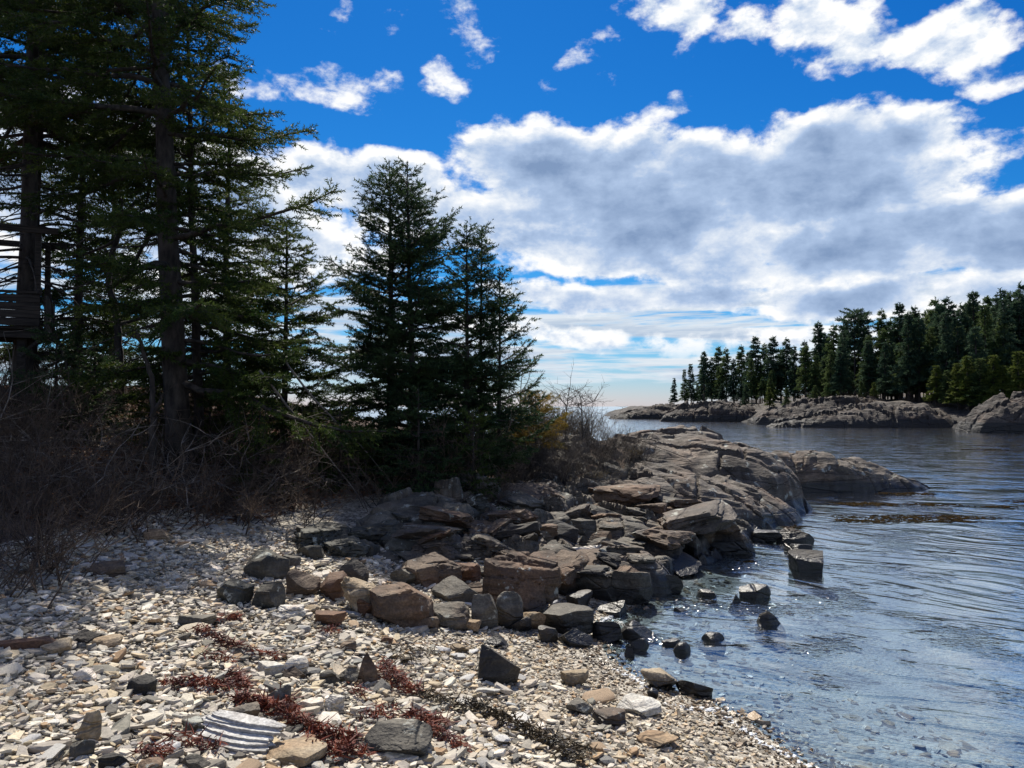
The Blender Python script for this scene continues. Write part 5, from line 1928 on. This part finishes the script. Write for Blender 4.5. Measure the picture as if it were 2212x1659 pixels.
def shards(X, Y, Z, size, rng, aspect=(0.45, 0.95), thick=(0.10, 0.26), tilt=0.2, bevel=True):
    """flat angular five-sided stones, 23 triangles with a bevelled rim, 13 without"""
    n = len(X)
    k = 5
    ang = (np.arange(k) / k * 6.283)[None] + rng.uniform(-0.38, 0.38, (n, k))
    rr = rng.uniform(0.72, 1.18, (n, k))
    asp = rng.uniform(*aspect, (n, 1))
    px_ = np.cos(ang) * rr
    py_ = np.sin(ang) * rr * asp
    th = rng.uniform(*thick, (n, 1))
    rings = [np.stack([px_ * 0.96, py_ * 0.96, -th * np.ones((1, k))], -1)]
    ins = rng.uniform(0.72, 0.92, (n, 1))
    if bevel:
        rings.append(np.stack([px_, py_, th * 0.45 + 0.06 * rng.normal(size=(n, k))], -1))
    else:
        ins = ins * 0.5 + 0.45
    rings.append(np.stack([px_ * ins, py_ * ins, th + 0.05 * rng.normal(size=(n, k))], -1))
    m = len(rings)
    V = np.concatenate(rings, 1) * size[:, None, None]
    yaw = rng.uniform(0, 6.283, n)
    tx = rng.normal(0, tilt, n)
    ty = rng.normal(0, tilt, n)
    c, s = np.cos(yaw), np.sin(yaw)
    x, y, z = V[..., 0], V[..., 1], V[..., 2]
    z2 = z + x * np.tan(tx)[:, None] + y * np.tan(ty)[:, None]
    V = np.stack([x * c[:, None] - y * s[:, None] + X[:, None], x * s[:, None] + y * c[:, None] + Y[:, None], z2 + Z[:, None]], -1)
    i = np.arange(k)
    j = (i + 1) % k
    T = []
    for q in range(m - 1):
        o = q * k
        T += [np.stack([i + o, j + o, j + o + k], -1), np.stack([i + o, j + o + k, i + o + k], -1)]
    o = (m - 1) * k
    T.append(np.array([(o, o + 1, o + 2), (o, o + 2, o + 3), (o, o + 3, o + 4)]))
    T = np.concatenate(T)
    T = (T[None] + (np.arange(n) * m * k)[:, None, None]).reshape(-1, 3)
    ci = rng.choice(len(PAL), n, p=PALW)
    C = PAL[ci] * rng.uniform(0.72, 1.18, (n, 1)) * (1 + rng.normal(0, 0.012, (n, 3)))
    return V.reshape(-1, 3), T, np.repeat(np.clip(C * np.array([0.98, 0.91, 0.80]), 0.02, 0.8), m * k, 0)


rng = np.random.default_rng(99)


def beach_points(n, ylo, yhi, slo, shi, bias=None):
    X = rng.uniform(-8, 4.0, n)
    Y = rng.uniform(ylo, yhi, n)
    s = signed_dist(X, Y, SHORE)
    k = (s > slo) & (s < shi) & (np.abs(X) / np.maximum(Y, 0.1) < 0.73)
    X, Y, s = X[k], Y[k], s[k]
    if bias is not None:
        k = rng.random(len(X)) < bias(X, Y, s)
        X, Y, s = X[k], Y[k], s[k]
    return X, Y, s


def coarse(X, Y, s):
    return sm(s + 0.5 * fbm(np.stack([X, Y, X * 0], -1) * 0.7, 3, 4), 1.0, 3.6)


# coarse slate shards on the upper beach
X, Y, s = beach_points(76000, 3.0, 10.6, 0.6, 5.9, lambda X, Y, s: 0.10 + 0.9 * coarse(X, Y, s))
size = np.clip(rng.lognormal(math.log(0.026), 0.5, len(X)), 0.014, 0.11)
Z = ground_z(X, Y) + rng.uniform(0.0, 0.03, len(X))
nr = Y < 7.0
G1 = shards(X[nr], Y[nr], Z[nr], size[nr], rng)
G1b = shards(X[~nr], Y[~nr], Z[~nr], size[~nr], rng, bevel=False)
# fine gravel
X, Y, s = beach_points(68000, 3.0, 9.5, -0.35, 5.8, lambda X, Y, s: np.clip(1.1 - 1.0 * coarse(X, Y, s), 0.05, 1) * np.where(Y < 8, 1, 0.6))
size = np.clip(rng.lognormal(math.log(0.0165), 0.34, len(X)), 0.008, 0.045)
Z = ground_z(X, Y) + rng.uniform(0.0, 0.012, len(X))
V2, T2, C2 = shards(X, Y, Z, size, rng, tilt=0.28, bevel=False)
C2 = C2 * np.array([0.92, 0.86, 0.78])
# stones on the bed of the shallows
X, Y, s = beach_points(26000, 3.0, 12.5, -2.4, -0.2, lambda X, Y, s: np.clip(0.75 + 0.3 * s, 0.05, 1) * 0.6)
size = np.clip(rng.lognormal(math.log(0.032), 0.5, len(X)), 0.012, 0.13)
G3 = shards(X, Y, ground_z(X, Y) + 0.005, size, rng, bevel=False)
G3 = (G3[0], G3[1], np.clip(G3[2] * 1.7, 0.1, 0.85))
V, T, C = cat_geo([G1, G1b, (V2, T2, C2), G3])
o = link('shingle', np_mesh('shingle', V, T, M['shingle'], colors=C))
tag(o, 'countless flat pale slate pebbles covering the beach', 'pebbles', kind='stuff')

# the larger loose shards one by one
MARKS = [('striped slate block', 498, 1600), ('olive brown rock', 860, 1620), ('upright black boulder', 1078, 1470), ('bright white rock', 640, 1450),
         ('broken upright rock', 792, 1470), ('dark upright stone', 185, 1395), ('dark squared stone', 305, 1500), ('half shaded stone', 427, 1355),
         ('shaded boulder pair', 545, 1315), ('large mossy boulder', 575, 1255), ('reddish slab stone', 714, 1350), ('cream quartz stone', 190, 1600),
         ('pale slab', 1380, 1545), ('black pyramid boulder', 1243, 1400), ('left edge shrubs', 80, 1290), ('shaded brown stone', 230, 1248)]
MP = [(nm, ground_hit(u, v)) for nm, u, v in MARKS]
cand = []
X, Y, s = beach_points(3000, 3.2, 10.2, 0.5, 5.6)
for x, y, q in zip(X, Y, s):
    if all((x - a) ** 2 + (y - b) ** 2 > 0.19 ** 2 for a, b in cand):
        cand.append((x, y))
    if len(cand) >= 262:
        break
# meshes of the shards, one for each tone and outline
protos = []
for i in range(22):
    V, Fa = rock_geo(1500 + i, (1.0, rng.uniform(0.5, 0.85), rng.uniform(0.16, 0.34)), 3, ['slab', 'block', 'wedge'][i % 3], rng.uniform(0, 6), 0.07, 0.04)
    ci = i % len(PAL)
    me = np_mesh('slate_shard', V, Fa, M['shingle'], colors=np.repeat(PAL[ci][None] * rng.uniform(0.9, 1.12), len(V), 0), smooth=30)
    protos.append((me, ci))
by = {}
for (x, y) in cand:
    d = [(x - p[1][0]) ** 2 + (y - p[1][1]) ** 2 for p in MP]
    by.setdefault(int(np.argmin(d)), []).append((min(d), x, y))
WORD = {1: 'nearest', 2: 'second nearest', 3: 'third nearest', 4: 'fourth nearest', 5: 'fifth nearest'}
for mi, lst in by.items():
    lst.sort()
    for r, (d, x, y) in enumerate(lst):
        pi = int(rng.choice(len(protos), p=np.array([PALW[q[1]] for q in protos]) / sum(PALW[q[1]] for q in protos)))
        me, ci = protos[pi]
        sc = float(np.clip(rng.lognormal(math.log(0.062), 0.3), 0.04, 0.13))
        o = link('slate_shard', me, loc=(x, y, gz(x, y) + sc * 0.22), rot=(rng.normal(0, 0.16), rng.normal(0, 0.16), rng.uniform(0, 6.28)), scale=(sc, sc, sc))
        tag(o, f'{PNAME[ci]} shard, {WORD.get(r + 1, ORD(r + 1) + " nearest")} of the larger ones to the {MP[mi][0]}', 'stone', 'larger loose slate shards on the beach')


# ------------------------------------------------------------------ seaweed
def weed(name, label, strokes, mat, dens=1500, seed=1, size=0.05, flat=0.35):
    """strokes: (u0,v0,u1,v1,width px): mats of curled strands lying on the stones"""
    rng = np.random.default_rng(seed)
    P, R_ = [], []
    for (u0, v0, u1, v1, w) in strokes:
        a, b = ground_hit(u0, v0), ground_hit(u1, v1)
        L = np.linalg.norm(b - a) + 0.05
        wm = w / F_PX * (a[1] + b[1]) / 2
        n = int(dens * (L + wm) * wm * 3.6)
        t = rng.uniform(-0.03, 1.03, n)
        pr = np.array([-(b - a)[1], (b - a)[0]]) / max(np.linalg.norm((b - a)[:2]), 0.01)
        off = rng.normal(0, 0.42, n) * wm * (0.55 + 0.6 * (vnoise(np.stack([t * L * 6, t * 0 + seed, t * 0], -1), seed) + 1) / 2)
        xy = a[:2] + (b - a)[:2] * t[:, None] + pr * off[:, None]
        hh = 0.075 * np.exp(-(off / (wm * 0.45)) ** 2) * rng.uniform(0.2, 1, n)
        z = ground_z(xy[:, 0], xy[:, 1]) + 0.022 + hh
        o = np.stack([xy[:, 0], xy[:, 1], z], -1)
        d = norm(rng.normal(size=(n, 3)) * np.array([1, 1, flat]))
        c = rng.normal(size=(n, 3)) * np.array([1, 1, 0.6]) * 0.55
        l = size * rng.uniform(0.5, 1.4, (n, 1))
        s = np.array([0, 0.33, 0.66, 1.0])
        Pn = o[:, None] + d[:, None] * (l * s)[..., None] + c[:, None] * (l * (s * (1 - s * 0.3)) * s)[..., None]
        P.append(Pn)
        R_.append(np.repeat(np.array([[0.0026, 0.0042, 0.0036, 0.0012]]), n, 0) * rng.uniform(0.7, 1.4, (n, 1)))
    V, Fq = tubes(np.concatenate(P), np.concatenate(R_), 3)
    o = link(name, np_mesh(name, V, Fq, M[mat]))
    tag(o, label, 'seaweed', kind='stuff')
    return len(Fq)


W_ = 0
W_ += weed('seaweed', 'narrow rusty red seaweed strip in the middle left of the beach', [(430, 1350, 520, 1348, 14), (425, 1372, 470, 1385, 22), (470, 1395, 520, 1415, 22), (515, 1415, 600, 1436, 18), (440, 1430, 500, 1440, 14)], 'weed_red', seed=1, dens=1300)
W_ += weed('seaweed', 'dark red seaweed mat left of the grey wedge stone', [(355, 1492, 430, 1490, 24), (420, 1492, 500, 1500, 34), (500, 1470, 530, 1505, 26)], 'weed_red', seed=2, dens=1500)
W_ += weed('seaweed', 'bright red brown seaweed swath behind the striped slate block', [(505, 1525, 580, 1540, 34), (570, 1540, 640, 1565, 38), (630, 1575, 700, 1600, 34), (600, 1520, 640, 1545, 20)], 'weed_red', seed=3, dens=1700)
W_ += weed('seaweed', 'red seaweed swath between slate block and olive brown rock', [(690, 1600, 770, 1615, 34), (660, 1630, 740, 1645, 40), (740, 1635, 790, 1650, 30)], 'weed_red', seed=4, dens=1700)
W_ += weed('seaweed', 'red seaweed below the striped slate block', [(295, 1648, 370, 1640, 30), (370, 1615, 480, 1636, 22)], 'weed_red', seed=5, dens=1500)
W_ += weed('seaweed', 'maroon seaweed patch right of the broken upright rock', [(825, 1445, 860, 1480, 28), (850, 1480, 905, 1510, 28)], 'weed_red', seed=6, dens=1200)
W_ += weed('seaweed', 'red seaweed behind the olive brown rock', [(780, 1560, 860, 1556, 20), (880, 1555, 960, 1580, 34), (930, 1590, 1000, 1640, 28)], 'weed_red', seed=7, dens=1400)
W_ += weed('seaweed', 'olive black seaweed line running down to the bottom right', [(900, 1510, 1000, 1540, 18), (1000, 1535, 1080, 1560, 26), (1070, 1560, 1160, 1600, 34), (1150, 1600, 1270, 1640, 30), (1200, 1640, 1260, 1660, 26)], 'weed_olive', seed=8, dens=1300)
W_ += weed('seaweed', 'thin olive seaweed wisp on mid beach gravel', [(820, 1410, 940, 1418, 12), (850, 1430, 900, 1440, 10)], 'weed_olive', seed=9, dens=900)
W_ += weed('seaweed', 'small red seaweed tufts at the foot of the pile', [(690, 1378, 730, 1372, 14), (750, 1500, 790, 1515, 14), (820, 1470, 835, 1480, 10)], 'weed_red', seed=10, dens=900)
print('weed quads', W_)


# floating rockweed on the water off the point
def floating(name, label, patches, seed, n_per_m2=55):
    rng = np.random.default_rng(seed)
    P, R_ = [], []
    for (u0, u1, v0, v1, k) in patches:
        a, b = ground_hit(u0, v1), ground_hit(u1, v0)
        Ya, Yb = EYE / ((v1 - 878) / F_PX), EYE / ((v0 - 878) / F_PX)
        n = int(k)
        Y = 1 / rng.uniform(1 / Yb, 1 / Ya, n)
        u = rng.uniform(u0, u1, n)
        X = (u - 1106) / F_PX * Y
        m = fbm(np.stack([X * 0.45, Y * 0.9, X * 0], -1), 3, seed)
        kk = m > 0.10 + 0.1 * rng.random(n)
        X, Y = X[kk], Y[kk]
        kk = ground_z(X, Y) < -0.05
        X, Y = X[kk], Y[kk]
        n = len(X)
        o = np.stack([X, Y, np.full(n, 0.004)], -1)
        d = norm(rng.normal(size=(n, 3)) * np.array([1, 0.6, 0.02]))
        l = rng.uniform(0.06, 0.22, (n, 1))
        s = np.array([0, 0.33, 0.66, 1.0])
        c = rng.normal(size=(n, 3)) * np.array([0.5, 0.4, 0])
        Pn = o[:, None] + d[:, None] * (l * s)[..., None] + c[:, None] * (l * s * s)[..., None]
        Pn[..., 2] = 0.004 + 0.010 * rng.random((n, 4)) - 0.004
        P.append(Pn)
        R_.append(np.repeat(np.array([[0.004, 0.008, 0.007, 0.003]]), n, 0))
    V, Fq = tubes(np.concatenate(P), np.concatenate(R_), 4)
    o = link(name, np_mesh(name, V, Fq, M['weed_float'], smooth=0))
    tag(o, label, 'seaweed', kind='stuff')


floating('floating_seaweed', 'brown rockweed floating in bands off the rock point', [(1680, 2010, 1064, 1090, 1500), (1800, 2230, 1080, 1128, 2200), (2080, 2230, 962, 973, 700), (2000, 2230, 1160, 1190, 120)], 5)
floating('floating_seaweed', 'brown weed awash along the shore boulders', [(1440, 1640, 1180, 1215, 500), (1600, 1720, 1130, 1160, 500), (1300, 1420, 1300, 1330, 160)], 9)

# foam along the wash
def foam():
    rng = np.random.default_rng(8)
    Vs = []
    pts = SHORE[2:9]
    seg = []
    for a, b in zip(pts[:-1], pts[1:]):
        n = int(np.linalg.norm(b - a) * 230)
        t = rng.uniform(0, 1, n)
        q = a + (b - a) * t[:, None]
        d = (b - a) / np.linalg.norm(b - a)
        off = 0.03 + 0.06 * vnoise(np.stack([q[:, 0] * 4, q[:, 1] * 4, q[:, 0] * 0], -1), 3) + rng.normal(0, 0.018, n)
        q = q + np.array([d[1], -d[0]]) * off[:, None]
        seg.append(q)
    q = np.concatenate(seg)
    e = np.stack([rng.normal(1.16, 0.10, 260), rng.normal(6.45, 0.06, 260)], -1)
    q = np.concatenate([q, e, np.stack([rng.normal(1.45, 0.10, 160), rng.normal(6.15, 0.05, 160)], -1)])
    keep = vnoise(np.stack([q[:, 0] * 2.2, q[:, 1] * 2.2, q[:, 0] * 0], -1), 6) > -0.25
    q = q[keep]
    V0, F0 = ico(1)
    r = rng.uniform(0.004, 0.013, len(q))
    z = np.maximum(ground_z(q[:, 0], q[:, 1]), 0.0) + 0.002
    V = V0[None] * (r[:, None, None] * np.array([1.5, 1.2, 0.5])) + np.stack([q[:, 0], q[:, 1], z], -1)[:, None]
    Fa = (F0[None] + (np.arange(len(q)) * len(V0))[:, None, None]).reshape(-1, 3)
    o = link('foam', np_mesh('foam', V.reshape(-1, 3), Fa, M['foam'], smooth=0))
    tag(o, 'thin white foam along the wash at the waterline', 'foam', kind='stuff')


foam()
